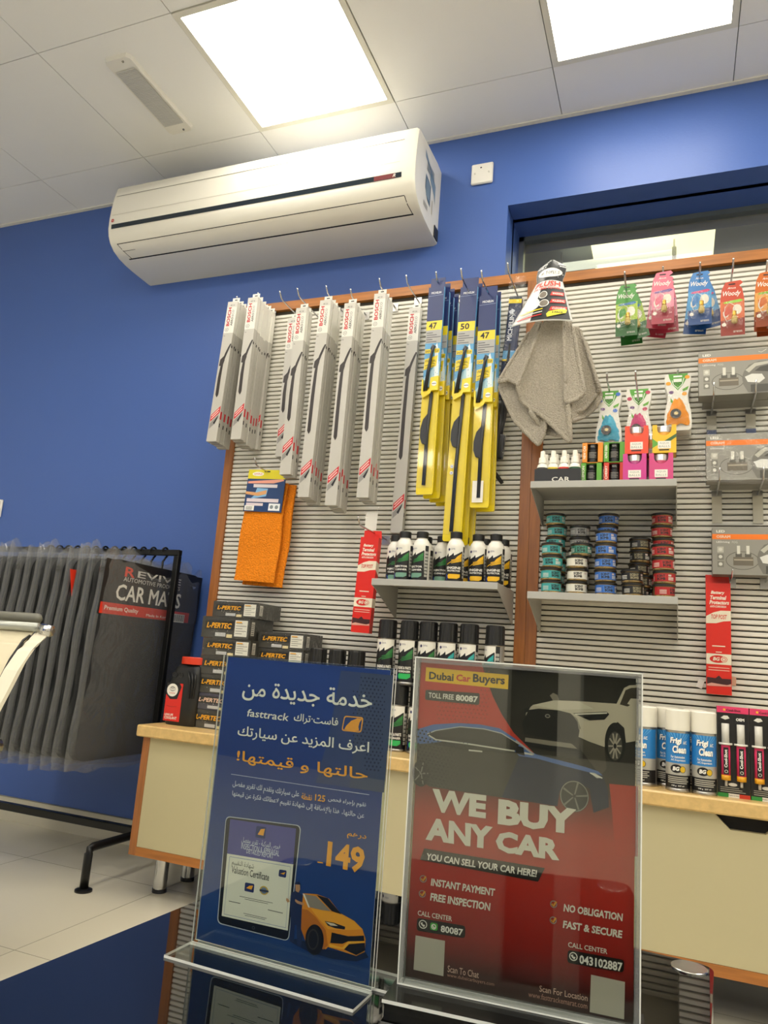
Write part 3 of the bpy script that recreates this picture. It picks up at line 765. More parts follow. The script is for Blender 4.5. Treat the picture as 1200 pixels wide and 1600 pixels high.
# ================================================================== GREY PLUSH TOWEL
y = 2.17
hx = P(866, 418, y)
px_hook(863, 408, hx.x, 'chrome wire peg carrying the grey plush towel')
TOW = M('#b3ab9c', 0.95, noise=0.2, scale=260, bump=0.8)
def pz(px, py, yy=y - .045): q = P(px, py, yy); return (q.x - hx.x, q.z - hx.z)
t = thing('plush_towel', 'large grey plush drying towel hanging in folds from a printed header', 'towel', (hx.x, y, hx.z))
def fold(pts_top, pts_bot, dep_t, dep_b, name, nv=14, curl=.02, rip=0.0):
    """one hanging fold: a sheet between a gathered top edge and a hem, with thickness"""
    n = 20
    def along(pts, s):
        k = min(int(s * (len(pts) - 1)), len(pts) - 2); q = s * (len(pts) - 1) - k
        q2 = q * q * (3 - 2 * q) * .35 + q * .65
        return (pts[k][0] + (pts[k + 1][0] - pts[k][0]) * q2, pts[k][1] + (pts[k + 1][1] - pts[k][1]) * q2)
    def fn(u, v):
        a = along(pts_top, u); b = along(pts_bot, u); w = v ** .9
        da = dep_t[0] + (dep_t[1] - dep_t[0]) * u; kk = min(int(u * (len(dep_b) - 1)), len(dep_b) - 2); q = u * (len(dep_b) - 1) - kk
        db = dep_b[kk] + (dep_b[kk + 1] - dep_b[kk]) * q
        x = a[0] + (b[0] - a[0]) * w; z = a[1] + (b[1] - a[1]) * w
        d = da + (db - da) * v - curl * sin(pi * u) * (.3 + v) + rip * sin(u * 9 + 1) * v
        return (x, -d, z)
    m = MB().grid(fn, n, nv, TOW)
    m.tube([fn(k / 24, 1) for k in range(25)], .0048, TOW, 6); m.tube([fn(1, .15 + .85 * k / 12) for k in range(13)], .004, TOW, 6); m.tube([fn(0, .15 + .85 * k / 12) for k in range(13)], .004, TOW, 6)
    o = m.build(name, t)
    s = o.modifiers.new('pile', 'SOLIDIFY'); s.thickness = .007; s.offset = 0
    s2 = o.modifiers.new('soft', 'SUBSURF'); s2.levels = 1; s2.render_levels = 1
    tx = bpy.data.textures.get('pile') or bpy.data.textures.new('pile', 'CLOUDS'); tx.noise_scale = .006
    d = o.modifiers.new('loops', 'DISPLACE'); d.texture = tx; d.strength = .0035; d.mid_level = .5
    return o
fold([pz(842, 498), pz(850, 500), pz(858, 505)], [pz(774, 592), pz(782, 612), pz(800, 650), pz(838, 690), pz(849, 672)], (.0, .01), (-.015, .0, .015, .02, .02), 'towel_fold', curl=.012)
fold([pz(836, 496), pz(846, 498)], [pz(775, 590), pz(792, 588), pz(809, 597)], (.02, .03), (.01, .035, .03), 'towel_fold', curl=.012)
fold([pz(880, 500), pz(905, 500)], [pz(892, 655), pz(905, 640), pz(925, 622), pz(936, 606)], (.0, -.02), (.02, .0, -.02, -.03), 'towel_fold', curl=.02, rip=.006)
fold([pz(878, 500), pz(902, 500)], [pz(880, 645), pz(905, 632), pz(930, 600), pz(934, 596)], (.02, .0), (.03, .01, -.01, -.015), 'towel_fold', curl=.018)
fold([pz(880, 498), pz(892, 498)], [pz(884, 630), pz(900, 622), pz(912, 610)], (.035, .03), (.05, .045, .03), 'towel_fold', curl=.008)
fold([pz(850, 497), pz(862, 498), pz(880, 498)], [pz(809, 606), pz(814, 625), pz(850, 650), pz(892, 691), pz(884, 600)], (.04, .05), (.055, .06, .065, .06, .05), 'towel_fold', curl=.03)
fold([pz(850, 560), pz(866, 560)], [pz(826, 640), pz(845, 664), pz(872, 675), pz(880, 672)], (.0, .0), (.02, .03, .03, .02), 'towel_fold', curl=.02, rip=.012)
# card header wrapped over the gathered top
m = MB(); CB = M('#202326', .35)
def card(u, v): # u across, v down
    top, bot = P(866, 409, y - .03).z - hx.z, P(860, 503, y - .085).z - hx.z
    z = top + (bot - top) * v
    hw = .044 if v < .22 else .044 - .005 * (v - .22) / .1 if v < .32 else .039 + .053 * (v - .32) / .68
    if v < .12: hw = .044 * math.sqrt(max(0.12, 1 - ((.12 - v) / .12) ** 2))
    cx = -.0 - .02 * v
    return (cx - hw + 2 * hw * u, -.02 - .055 * v - .022 * sin(pi * u), z)
fc = lambda u, v, l: tuple(Vector(card(u, v)) + Vector((0, -l, 0)))
m.grid(lambda u, v: card(u, v), 16, 30, M('#d9dad6', .3))
m.build('header_card', t).modifiers.new('card', 'SOLIDIFY').thickness = .0012
m = MB()
def patch(u0, v0, u1, v1, mat, L=3, n=8): 
    vs = [fc(u0 + (u1 - u0) * i / n, v0 + (v1 - v0) * j / n, L * LIFT + .001) for j in range(n + 1) for i in range(n + 1)]
    m.add(vs, [(j * (n + 1) + i, j * (n + 1) + i + 1, (j + 1) * (n + 1) + i + 1, (j + 1) * (n + 1) + i) for j in range(n) for i in range(n)], mat, True)
fcd = lambda u, v, l: fc(u, -v, l + .001)
fcd.du = .06
patch(0.0, .0, 1, .34, CB); m.poly(fcd, [(.5 + .42 * cos(2 * pi * k / 24), -.215 + .075 * sin(2 * pi * k / 24)) for k in range(24)], M('#eceae4', .4), 8); m.text(fcd, 'AUTOPLUS', .17, -.24, .66, .05, INK, 12, res=1)
m.text(fcd, 'PLUSH', .08, -.44, .84, .085, M('#d8402c', .4), 8, bold=.03, shear=.1); m.text(fcd, 'DRYING TOWEL', .1, -.49, .8, .035, M('#d8402c', .4), 8, bold=.02)
patch(.32, .47, .97, .98, CB, 4)
for k, s in enumerate(('WASHING', 'POLISHING', 'CLEANING')):
    v = -.57 - k * .12
    m.poly(fcd, [(.62, v - .03), (.94, v - .03), (.96, v + .03), (.66, v + .03)], RED, 10); m.text(fcd, s, .68, v - .018, .25, .034, WHITE, 14, bold=.02, shear=.2)
for cx_, cv in ((.44, -.58), (.5, -.72)): m.poly(fcd, [(cx_ + .11 * cos(k * .4), cv + .06 * sin(k * .4)) for k in range(16)], M('#e2e2de', .4), 10); m.poly(fcd, [(cx_ + .09 * cos(k * .4), cv + .048 * sin(k * .4)) for k in range(16)], M('#7c7468', .4), 13)
m.poly(fcd, [(.24 + .17 * cos(k * .3), -.72 + .1 * sin(k * .3)) for k in range(21)], M('#c9d2da', .4), 9)
m.poly(fcd, [(.58, -.9), (.6, -.95), (.92, -.88), (.95, -.83), (.9, -.81), (.62, -.86)], M('#e2dc2a', .4), 14)
m.text(fcd, '3 PACK', .68, -.89, .2, .03, INK, 18, bold=.02)
for k in range(3): m.poly(fcd, [(.06, -.84 - k * .045), (.5, -.8 - k * .045), (.5, -.815 - k * .045), (.06, -.86 - k * .045)], (YEL, M('#c8c8c4', .4), RED)[k], 12)
m.build('header_print', t)

# ================================================================== ORANGE CLOTH
y = 2.25
A, B, C_, D_ = P(394, 735, y), P(443, 742, y), P(368, 907, y), P(432, 907, y)
ORG = M('#f28a08', 0.9, noise=0.12, scale=180, bump=0.8)
px_hook(397.5, 715, (A.x + B.x) / 2, 'chrome wire peg carrying the orange microfibre cloth')
cx, zt = (A.x + B.x) / 2, A.z
t = thing('microfibre_cloth', 'folded bright orange microfibre cloth with a card header', 'cloth', (cx, y, zt), (0, .04, 0))
H = zt - C_.z; W = .165
for i, (d0, off, hh, th) in enumerate(((.0, 0, H, .012), (.024, .022, H + .012, .016))):
    m = MB()
    def fn(u, v, s=0):
        a = 2 * pi * u
        x = max(-1, min(1, 1.25 * cos(a))) * W / 2 * (1 - .02 * sin(7 * v + i)) + off; yy = sin(a) * th * .5 * (1 + .2 * sin(5 * v)) + .003 * sin(11 * v + 2 * x / W)
        return (x, d0 + .014 + yy, -.045 - (hh - .045) * v)
    m.grid(lambda u, v: fn(u, v), 32, 30, ORG, wrap=True)
    for v in (0, 1): m.add([fn(k / 32, v) for k in range(32)], [tuple(range(32))], ORG)
    o = m.build('cloth_layer', t)
    tx = bpy.data.textures.new('loops', 'CLOUDS'); tx.noise_scale = .008
    s2 = o.modifiers.new('soft', 'SUBSURF'); s2.levels = 1; s2.render_levels = 1
    d = o.modifiers.new('loops', 'DISPLACE'); d.texture = tx; d.strength = .004; d.mid_level = .5
m = MB(); w = W * .5; f = front(-.0)
m.box(-w + .004, w - .004, -.001, .0015, -.155, .0, M('#23406f', .35))
f = front(-.001)
m.rect(f, -w + .004, -.034, w - .004, 0, M('#dccf2c', .35), 1); m.disc(f, -w * .45, -.016, .024, .008, M('#f0eee0', .4), 2); m.text(f, 'AUTOPLUS', -w * .45 - .017, -.019, .034, .006, RED, 3, bold=.01)
m.rect(f, -.012, -.009, .012, -.004, INK, 3)
m.poly(f, [(-w * .9, -.044), (w * .85, -.034), (w * .9, -.04), (w * .4, -.05), (-w * .9, -.052)], M('#e6a08c', .4), 3); m.rect(f, -w * .6, -.066, w * .6, -.054, M('#d8cfd4', .4), 3)
m.poly(f, [(-w * .95, -.082), (-w * .4, -.085), (w * .1, -.075), (w * .1, -.09), (-w * .3, -.098), (-w * .95, -.092)], M('#d8a06a', .4), 4); m.poly(f, [(-w * .4, -.068), (w * .15, -.07), (w * .1, -.098), (-w * .7, -.11), (-w * .5, -.096)], M('#7fb3dd', .4), 3)
m.rect(f, -w * .85, -.12, w * .75, -.107, M('#dccfd6', .4), 3); m.rect(f, -w * .85, -.134, w * .0, -.124, M('#dccfd6', .4), 3)
m.rect(f, -w * .9, -.152, -w * .42, -.134, M('#ecebe6', .4), 4)
for k in range(12): m.rect(f, -w * .82 + k * .0022, -.15, -w * .82 + k * .0022 + .0006 + .0006 * (k % 3 == 0), -.137, INK, 5)
m.rect(f, w * .3, -.15, w * .86, -.124, M('#e9edf0', .4), 4); m.disc(f, w * .45, -.137, .007, .007, M('#7f8a90', .4), 5); m.disc(f, w * .7, -.137, .007, .007, M('#7f8a90', .4), 5)
m.build('card_header', t)

# ================================================================== SMALL BOTTLE AIR FRESHENER CARDS
SCRIPTW = M('#f3efe8', .4); GOLD = M('#c9a23a', .2, .6); LIQ = M('#b9a25a', .12); CORD = M('#e4e0d6', .5)
def woody_kind(c_top, c_mid, c_bot, c_acc):
    def make():
        t = thing('air_freshener_card', '', 'air freshener'); W, H = .064, .158
        a = M(c_top, .3); b = M(c_mid, .3); c = M(c_bot, .3); m = MB()
        o = [(-W * .5, -H), (W * .5, -H), (W * .5, -.045), (W * .42, -.012), (W * .3, -.002), (W * .46, .006), (W * .36, .014), (-.006, .012), (-W * .28, .010), (-W * .43, -.012), (-W * .5, -.045)]
        m.prism(o, -.0006, .0006, c)
        f = front(-.0006)
        m.poly(f, [(x, max(z, -.055)) for x, z in o], a, 1)
        m.poly(f, [(-W * .5, -.052), (W * .5, -.046), (W * .5, -.105), (-W * .5, -.112)], b, 2)
        m.text(f, 'Areon', -W * .18, -.012, W * .34, .007, SCRIPTW, 3, bold=.01, shear=.3, res=1)
        m.text(f, 'Woody', -W * .38, -.038, W * .74, .020, SCRIPTW, 3, bold=.012, shear=.35)
        m.poly(f, [(-W * .3, -.052), (W * .34, -.046), (W * .46, -.0505), (W * .3, -.056), (-W * .3, -.058), (-W * .4, -.0555)], M(c_acc, .3), 4)
        m.rect(f, -.009, .001, .009, .005, INK, 3); m.text(f, 'areon', W * .02, -H + .008, W * .36, .006, M('#d7d3c8', .4), 3)
        m.disc(f, -W * .28, -.09, .008, .012, M('#e6e0d4', .35), 4); m.disc(f, W * .2, -.078, .012, .016, M('#ddd6c6', .35), 4); m.disc(f, -W * .36, -.124, .006, .006, M('#e6e0d4', .35), 4)
        m.poly(f, [(-W * .4, -.075), (-W * .1, -.066), (W * .0, -.084), (-W * .3, -.1)], a, 5)
        m.build('card', t)
        b_ = MB().lathe([(0, -.125), (.007, -.125), (.0085, -.122), (.0085, -.112), (.0065, -.106), (.0045, -.103)], LIQ, .004, -.0125, 14)
        o_ = b_.build('bottle', t); MB().lathe([(.0056, -.104), (.0062, -.103), (.0062, -.090), (.004, -.088), (0, -.088)], GOLD, .004, -.0125, 14).build('wooden_cap', o_)
        cp = [(.004, -.0125, -.086), (.004, -.013, -.07), (-.008, -.012, -.06), (-.02, -.011, -.075), (-.024, -.01, -.1), (-.016, -.01, -.118), (-.002, -.01, -.112), (.014, -.01, -.105)]
        MB().tube(cp, .001, CORD, 6).build('hanging_cord', t)
        q = MB().prism([(-.024, -.138), (.024, -.138), (.026, -.134), (.026, -.066), (.022, -.06), (-.022, -.06), (-.026, -.066), (-.026, -.134)], -.023, -.0008, FILM); q.build('clear_blister', t)
        return t
    return make
WD = [('green', ('#3a8a2a', '#9ab834', '#1c5a1c', '#1d6aa8'), (979.5, 447), (976, 420), 3, (0, -.22, -.06, .0)),
      ('pink', ('#d2607a', '#dc8aa0', '#a02c40', '#5a3a8a'), (1035.5, 427), (1036, 412), 4, (0.0, .12, -.06, .2)),
      ('blue', ('#2a74b8', '#4a96cc', '#16427e', '#c82a6a'), (1093, 427), (1094, 405), 3, (0, -.2, .12)),
      ('red', ('#c2452a', '#d06a40', '#8a2a1a', '#8ac83a'), (1143.5, 442), (1146, 399), 1, (0,)),
      ('orange', ('#c8661a', '#e0a050', '#8a3c14', '#7ab02a'), (1198, 427), (1199, 402), 3, (0, .03, -.02))]
for col, cc, top, tip, n, fan in WD:
    y0 = 2.21; q = P(*top, y0)
    yy, zz = px_hook(*tip, q.x, 'chrome wire peg carrying the %s bottle air freshener cards' % col, rise=.012)
    k = Kind(woody_kind(*cc))
    for i in range(n):
        pos = 'only card' if n == 1 else 'front card' if i == 0 else 'rear card' if i == n - 1 else '%s card from the front' % ORD[i]
        k((q.x + (.002 * i), y0 + i * .0245, q.z - .008 - i * .004), '%s bottle air freshener, %s on the %s peg' % (col, pos, col), (0, fan[i], 0), group='bottle air fresheners on cards')

# ================================================================== HOURGLASS SACHETS
def sachet_kind(c1, c2):
    def make():
        t = thing('scent_sachet', '', 'air freshener'); H = .176
        w = [(0, .034), (.015, .037), (.045, .033), (.066, .027), (.085, .029), (.12, .036), (.15, .038), (.168, .037), (.176, .031)]
        o = [(-x, -z) for z, x in w] + [(x, -z) for z, x in reversed(w)]
        m = MB().prism(o, .0, .004, M('#dcdad0', .25)); f = front(0)
        m.poly(f, [(-.026, 0), (.028, 0), (.026, -.012), (.014, -.035), (0, -.052), (-.014, -.035), (-.024, -.012)], M('#4f9a2c', .35), 1)
        m.rect(f, -.012, -.011, .012, -.006, M('#f1f1ea', .4), 2); m.rect(f, -.012, -.026, .011, -.016, M('#e3e6dc', .4), 2)
        m.ring(f, -.006, -.032, .005, .005, .0014, INK, 2, 12); m.ring(f, .006, -.032, .005, .005, .0014, INK, 2, 12)
        m.line(f, [(-.016, -.02), (-.012, -.034), (0, -.046), (.012, -.034), (.017, -.014)], .0018, M('#eef0e6', .4), 3)
        for u, v in ((-.026, -.03), (.026, -.012), (.018, -.064)): 
            m.disc(f, u, v, .007, .006, M(c2, .4), 3, 10)
        m.poly(f, [(.012, -.05), (.03, -.04), (.026, -.052), (.014, -.056)], M('#5fa030', .4), 3); m.poly(f, [(-.02, -.075), (-.014, -.085), (-.012, -.094), (-.02, -.088)], M('#5fa030', .4), 3)
        m.disc(f, -.018, -.058, .007, .005, M('#6a4a7a', .4), 3, 12)
        m.build('card', t)
        q = MB().grid(lambda u, v: ((u - .5) * 2 * (.012 + .019 * min(1, v * 1.5)) * (1 - .06 * sin(20 * v)), -.002 - .014 * sin(pi * u) * (.4 + .6 * sin(pi * min(1, .15 + v * .85))), -.082 - .078 * v + .003 * sin(12 * u)), 12, 12, M(c1, .6, noise=.2, scale=300, bump=.4))
        bag = q.build('scent_bag', t)
        fr = lambda u, v, l: (u, -.0175 - l, v)
        z = MB().disc(fr, -.006, -.13, .015, .015, M('#2c2a28', .4), 1); z.disc(fr, -.005, -.129, .006, .005, M('#d9c48a', .4), 2, 12); z.build('round_badge', bag)
        MB().grid(lambda u, v: ((u - .5) * 2 * (.027 if v < .5 else .03 + .006 * sin(pi * (v - .5))), -.0195 - .001 * sin(pi * u), -.055 - .115 * v), 4, 10, FILM).build('clear_front', t)
        return t
    return make
SC = [('blue', ('#3aa7c8', '#3a6ac0'), (952, 611), (948, 578), 2), ('pink', ('#c4326e', '#b83a5c'), (998, 608), (993, 575), 2), ('orange', ('#f0930c', '#e8a020'), (1059, 584), (1059, 572), 5)]
for col, cc, top, tip, n in SC:
    y0 = 2.225; q = P(*top, y0)
    px_hook(*tip, q.x, 'chrome wire peg carrying the %s hourglass sachets' % col, rise=.012)
    k = Kind(sachet_kind(*cc))
    for i in range(n):
        pos = 'front one' if i == 0 else 'rear one' if i == n - 1 else '%s one from the front' % ORD[i]
        k((q.x, y0 + i * .021 + (.001 if i else 0), q.z - i * .0006 - (.006 if col == 'blue' and i else 0)), 'hourglass sachet with %s scent bag, %s on its peg' % (col, pos), group='hourglass scent sachets')
q = P(953, 694, 2.262)
t = thing('paper_flap', 'blue paper flap hanging below the blue hourglass sachet', 'paper flap', (q.x, 2.262, q.z + .01))
m = MB().prism([(-.042, 0), (.044, 0), (.03, -.024), (-.028, -.026)], 0, .001, M('#23357e', .4)); m.text(front(0), 'Freshness', -.02, -.016, .04, .006, M('#c07a6a', .4), 2, bold=.01); m.build('flap', t)

# ================================================================== LAMP BOXES ON DOUBLE PEGS
OGREY = M('#8f8d84', .3, spec=.6); OLIGHT = M('#b9b7ab', .3); OORG = M('#f07a14', .35); ODARK = M('#57554d', .35)
def lamp_kind():
    t = thing('lamp_box', '', 'lamp box'); W, H, D = .182, .134, .058
    m = MB().box(-W / 2, W / 2, 0, D, 0, H, M('#7d7b72', .35)); f = front(0)
    m.rect(f, -W / 2, 0, W / 2, H, OGREY, 1); m.rect(f, -W / 2, .1, W / 2, .115, OORG, 2)
    m.text(f, 'LED', -W * .44, .119, .022, .0075, WHITE, 3, bold=.04); m.text(f, 'OSRAM', -W * .44, .1035, .036, .008, M('#e9c9b0', .4), 3, bold=.04)
    m.text(f, 'LEDriving', -W * .44, .088, .034, .0068, M('#e0dfd8', .4), 3, bold=.015); m.text(f, 'FOG', -W * .22, .089, .014, .0062, M('#c9c8c0', .4), 3)
    for k in range(3): m.rect(f, -W * .43, .062 - k * .021, -W * .34, .079 - k * .021, OLIGHT if k == 0 else M('#77756c', .4), 2); m.disc(f, -W * .385, .071 - k * .021, .005, .005, M('#d2d1c8', .4), 3, 10)
    m.ring(f, -W * .08, .04, .042, .026, .0016, ODARK, 2, 30)
    for c in (-W * .13, -W * .0):
        m.rect(f, c - .004, .058, c + .004, .082, M('#d6d4ca', .3), 3); m.rect(f, c - .008, .05, c + .008, .06, ODARK, 3); m.rect(f, c - .014, .026, c + .013, .05, M('#6b6457', .4), 3); m.rect(f, c - .012, .04, c + .012, .044, M('#a59b88', .4), 4)
    m.poly(f, [(min(W / 2, W * .4 + .05 * cos(k * pi / 20)), max(.0, .045 + .05 * sin(k * pi / 20))) for k in range(40)], M('#6f6d66', .35), 2)
    m.poly(f, [(W / 2, 0.0), (W * .2, 0.004), (W * .13, .03), (W * .14, .06), (W * .22, .085), (W * .36, .095), (W / 2, .095)], M('#74726b', .35), 3)
    m.poly(f, [(W * .17, .07), (W * .3, .09), (W / 2, .094), (W / 2, .086), (W * .32, .08), (W * .22, .062)], OLIGHT, 4); m.poly(f, [(W * .3, .066), (W * .38, .078), (W / 2, .082), (W / 2, .062)], M('#45443f', .4), 4)
    m.poly(f, [(W * .16, .05), (W * .26, .058), (W * .4, .056), (W * .44, .042), (W * .36, .03), (W * .2, .034)], M('#d8d8d2', .3), 5); m.rect(f, W * .24, .004, W / 2, .026, M('#4b4a44', .4), 4)
    m.line(f, [(W * .36, .124), (W * .4, .121), (W * .47, .129)], .001, WHITE, 3)
    m.build('carton', t)
    return t
lk = Kind(lamp_kind)
def lamp_at(px, py, y, label):
    q = P(px, py, y)
    return lk((q.x + .091, y, q.z), label, group='grey lamp cartons'), q
def fork(x, z, ytip, label, plate): hook(x, z, ytip, label, rise=.028, plate=plate)
for (bl, y, hooks, plt, n, where) in (((1092, 619), 2.19, (1116, 1182), 'blue', 2, 'top'), ((1104, 750.5), 2.19, (1125, 1194), 'grey', 2, 'middle'), ((1113.5, 897), 2.262, (), None, 1, 'bottom')):
    o, q = lamp_at(*bl, y, 'grey lamp carton with orange band, %s of the column' % ('front one at the ' + where if n > 1 else where))
    if n > 1: lk((q.x + .103, y + .0615, q.z - .0), 'grey lamp carton behind the %s front lamp carton' % where, group='grey lamp cartons')
    if where == 'bottom':
        for hx_ in (.05, .14): hook(q.x + hx_, q.z - .0095, 2.235, 'chrome peg under the bottom lamp carton, %s one' % ('left' if hx_ < .1 else 'right'), rise=.014)
    for i, px in enumerate(hooks):
        X = P(px, bl[1] - 5, 2.155).x
        hook(X, q.z - .0095, 2.155, 'chrome peg with a hanging price plate, %s under the %s lamp carton' % (('left', 'right')[i], where), rise=.03, plate=plt)
    if where == 'middle':
        m = MB()
        def wr(u, v): return (-.125 + .26 * u, -.008 - .004 * sin(17 * u + 6 * v) - .003 * sin(31 * v * u + 3), -.01 + .165 * v + .004 * sin(9 * u))
        m.grid(wr, 40, 24, FILM)
        m.build('crinkled_bag', o)

# ================================================================== RED BATTERY PROTECTOR BOXES
BR = M('#d7281a', .35); BRD = M('#8e1a14', .4); BCR = M('#e6ddc6', .4)
def bg_kind():
    t = thing('battery_protector_box', '', 'box'); W, H, D = .064, .31, .026
    m = MB().box(-W / 2, W / 2, 0, D, -H, 0, BR); f = front(0)
    for k, s in enumerate(('Battery', 'Terminal', 'Protectors')): m.text(f, s, -W * .3 - k * .002, -.034 - k * .0135, W * (.56, .66, .8)[k], .0115, M('#efe0d0', .4), 2, bold=.04, shear=.22)
    m.text(f, 'ANTI-CORROSION', -W * .34, -.070, W * .66, .006, M('#efe0d0', .4), 2, bold=.03, shear=.2)
    g = lambda u, v, l: f(u, v, l) if u <= W / 2 else (W / 2 + l, u - W / 2, v)
    m.poly(f, [(-W / 2, -.095), (-W * .2, -.084), (W * .1, -.078), (W / 2, -.078), (W / 2, -.106), (W * .2, -.108), (-W * .1, -.114), (-W / 2, -.115)], BCR, 2)
    m.poly(side(W / 2), [(0, -.078), (D, -.086), (D, -.125), (0, -.106)], BCR, 2)
    m.text(f, 'TOP POST', -W * .3, -.102, W * .64, .0125, RED, 4, bold=.015, shear=.15)
    m.rect(f, -W * .26, -.179, W * .26, -.176, BCR, 2); m.rect(f, -W * .12, -.195, W * .12, -.193, BCR, 2)
    m.rect(f, -W / 2, -.228, W / 2, -.199, BCR, 2); m.rect(side(W / 2), 0, -.228, D, -.199, BCR, 2)
    m.disc(f, -W * .04, -.2135, .021, .0105, RED, 3); m.text(f, 'BG', -W * .24, -.218, .018, .010, BCR, 5, bold=.04, shear=.2); m.disc(f, W * .2, -.2135, .009, .008, BCR, 4); m.ring(f, W * .2, -.2135, .009, .008, .0012, RED, 5, 16); m.ring(f, W * .2, -.2135, .005, .0045, .0012, RED, 5, 12)
    for v in (-.236, -.243): m.rect(f, -W * .42, v - .002, W * .42, v, M('#e8b8a4', .4), 2)
    m.poly(f, [(-W * .48, -.282), (W * .48, -.282), (W * .48, -.266), (W * .12, -.266), (0, -.258), (-W * .14, -.266), (-W * .48, -.264)], M('#3a0f10', .5), 3)
    m.poly(f, [(-W * .48, -.283), (-W * .3, -.279), (W * .3, -.283), (W * .48, -.279), (W * .48, -.286), (-W * .48, -.288)], M('#d89a8a', .5), 4)
    m.build('carton', t)
    MB().prism([(-W / 2, -.0), (W / 2, -.0), (W / 2 - .003, .026), (-W / 2, .026)], D - .001, D - .0002, BR).build('hang_tab', t)
    return t
bk = Kind(bg_kind)
y = 2.20; q = P(578, 839.5, y)
bk((q.x, y, q.z), 'red battery protector box hanging left of the bottle shelf', (0, .03, 0), group='red battery protector boxes')
px_hook(559.5, 807, q.x + .005, 'chrome wire peg carrying the left red battery box')
y = 2.295; q = P(1122, 911, y)
bk((q.x, y, q.z), 'red battery protector box hanging right of the tin shelf', (0, .004, 0), group='red battery protector boxes')
px_hook(1122, 880, q.x + .002, 'chrome wire peg carrying the right red battery box', rise=.012)
# torn white tag and loose plastic near the left red box
q = P(580, 815, 2.27)
t = thing('paper_tag', 'blank white paper tag hanging below the seventh wiper box stack', 'tag', (q.x, 2.27, q.z))
MB().prism([(-.022, -.03), (.02, -.03), (.022, .03), (-.016, .032), (-.022, .026)], 0, .001, PAPER).build('paper', t)
MB().grid(lambda u, v: (-.03 + .055 * u, -.004 * sin(8 * u + 5 * v), .02 + .06 * v - .01 * sin(6 * u)), 10, 10, FILM).build('torn_film', t)
MB().rbox(-.018, .0, .002, .01, -.042, -.028, INK, .002).build('clip', t)
for px, py, lab, rot, mat in ((1094, 1068, 'torn white sticker scrap on the slats, left of the right red battery box', .3, PAPER), (1145, 1064, 'pale pink sticker scrap on the slats, right of the right red battery box', .0, M('#d0a68c', .6))):
    q = P(px, py, YP)
    t = thing('sticker_scrap', lab, 'scrap', (q.x, YP - .0012, q.z), (0, rot, 0))
    MB().prism([(-.008, -.012), (.008, -.013), (.009, .011), (-.007, .013)], -.0004, .0004, mat).build('paper', t)
# ================================================================== METAL SHELVES
def shelf(label, x0, x1, ztop, yf, drop):
    t = thing('metal_shelf', label, 'shelf', ((x0 + x1) / 2, YP, ztop)); hw = (x1 - x0) / 2; d = YP - yf
    m = MB().box(-hw, hw, -d, -.002, -.003, 0, SHELFM).box(-hw, hw, -d - .002, -d, -.02, 0, SHELFM).box(-hw, hw, -d, -d + .012, -.02, -.018, SHELFM)
    m.build('board', t, bevel=.0012)
    for s in (-1, 1):
        o = [(-d, -.003), (-d, -.02), (-d + .03, -.028), (-.012, -drop), (-.002, -drop), (-.002, -.003)]
        x = s * hw; MB().xprism(o, min(x, x - s * .002), max(x, x - s * .002), SHELFM).build('side_bracket', t)
    return t
S1X0, S1X1, S1Z = -.869, -.475, CAMZ + .237
S2X0, S2X1, S2Z = -.391, .007, CAMZ + .537
S3X0, S3X1, S3Z = -.389, .009, CAMZ + .215
shelf('grey metal shelf of fuel treatment bottles on the left slat panel', S1X0, S1X1, S1Z, 2.10, .105)
shelf('upper grey metal shelf of spray bottles and gel packs, right panel', S2X0, S2X1, S2Z, 2.10, .09)
shelf('lower grey metal shelf of scent tins, right panel', S3X0, S3X1, S3Z, 2.10, .105)

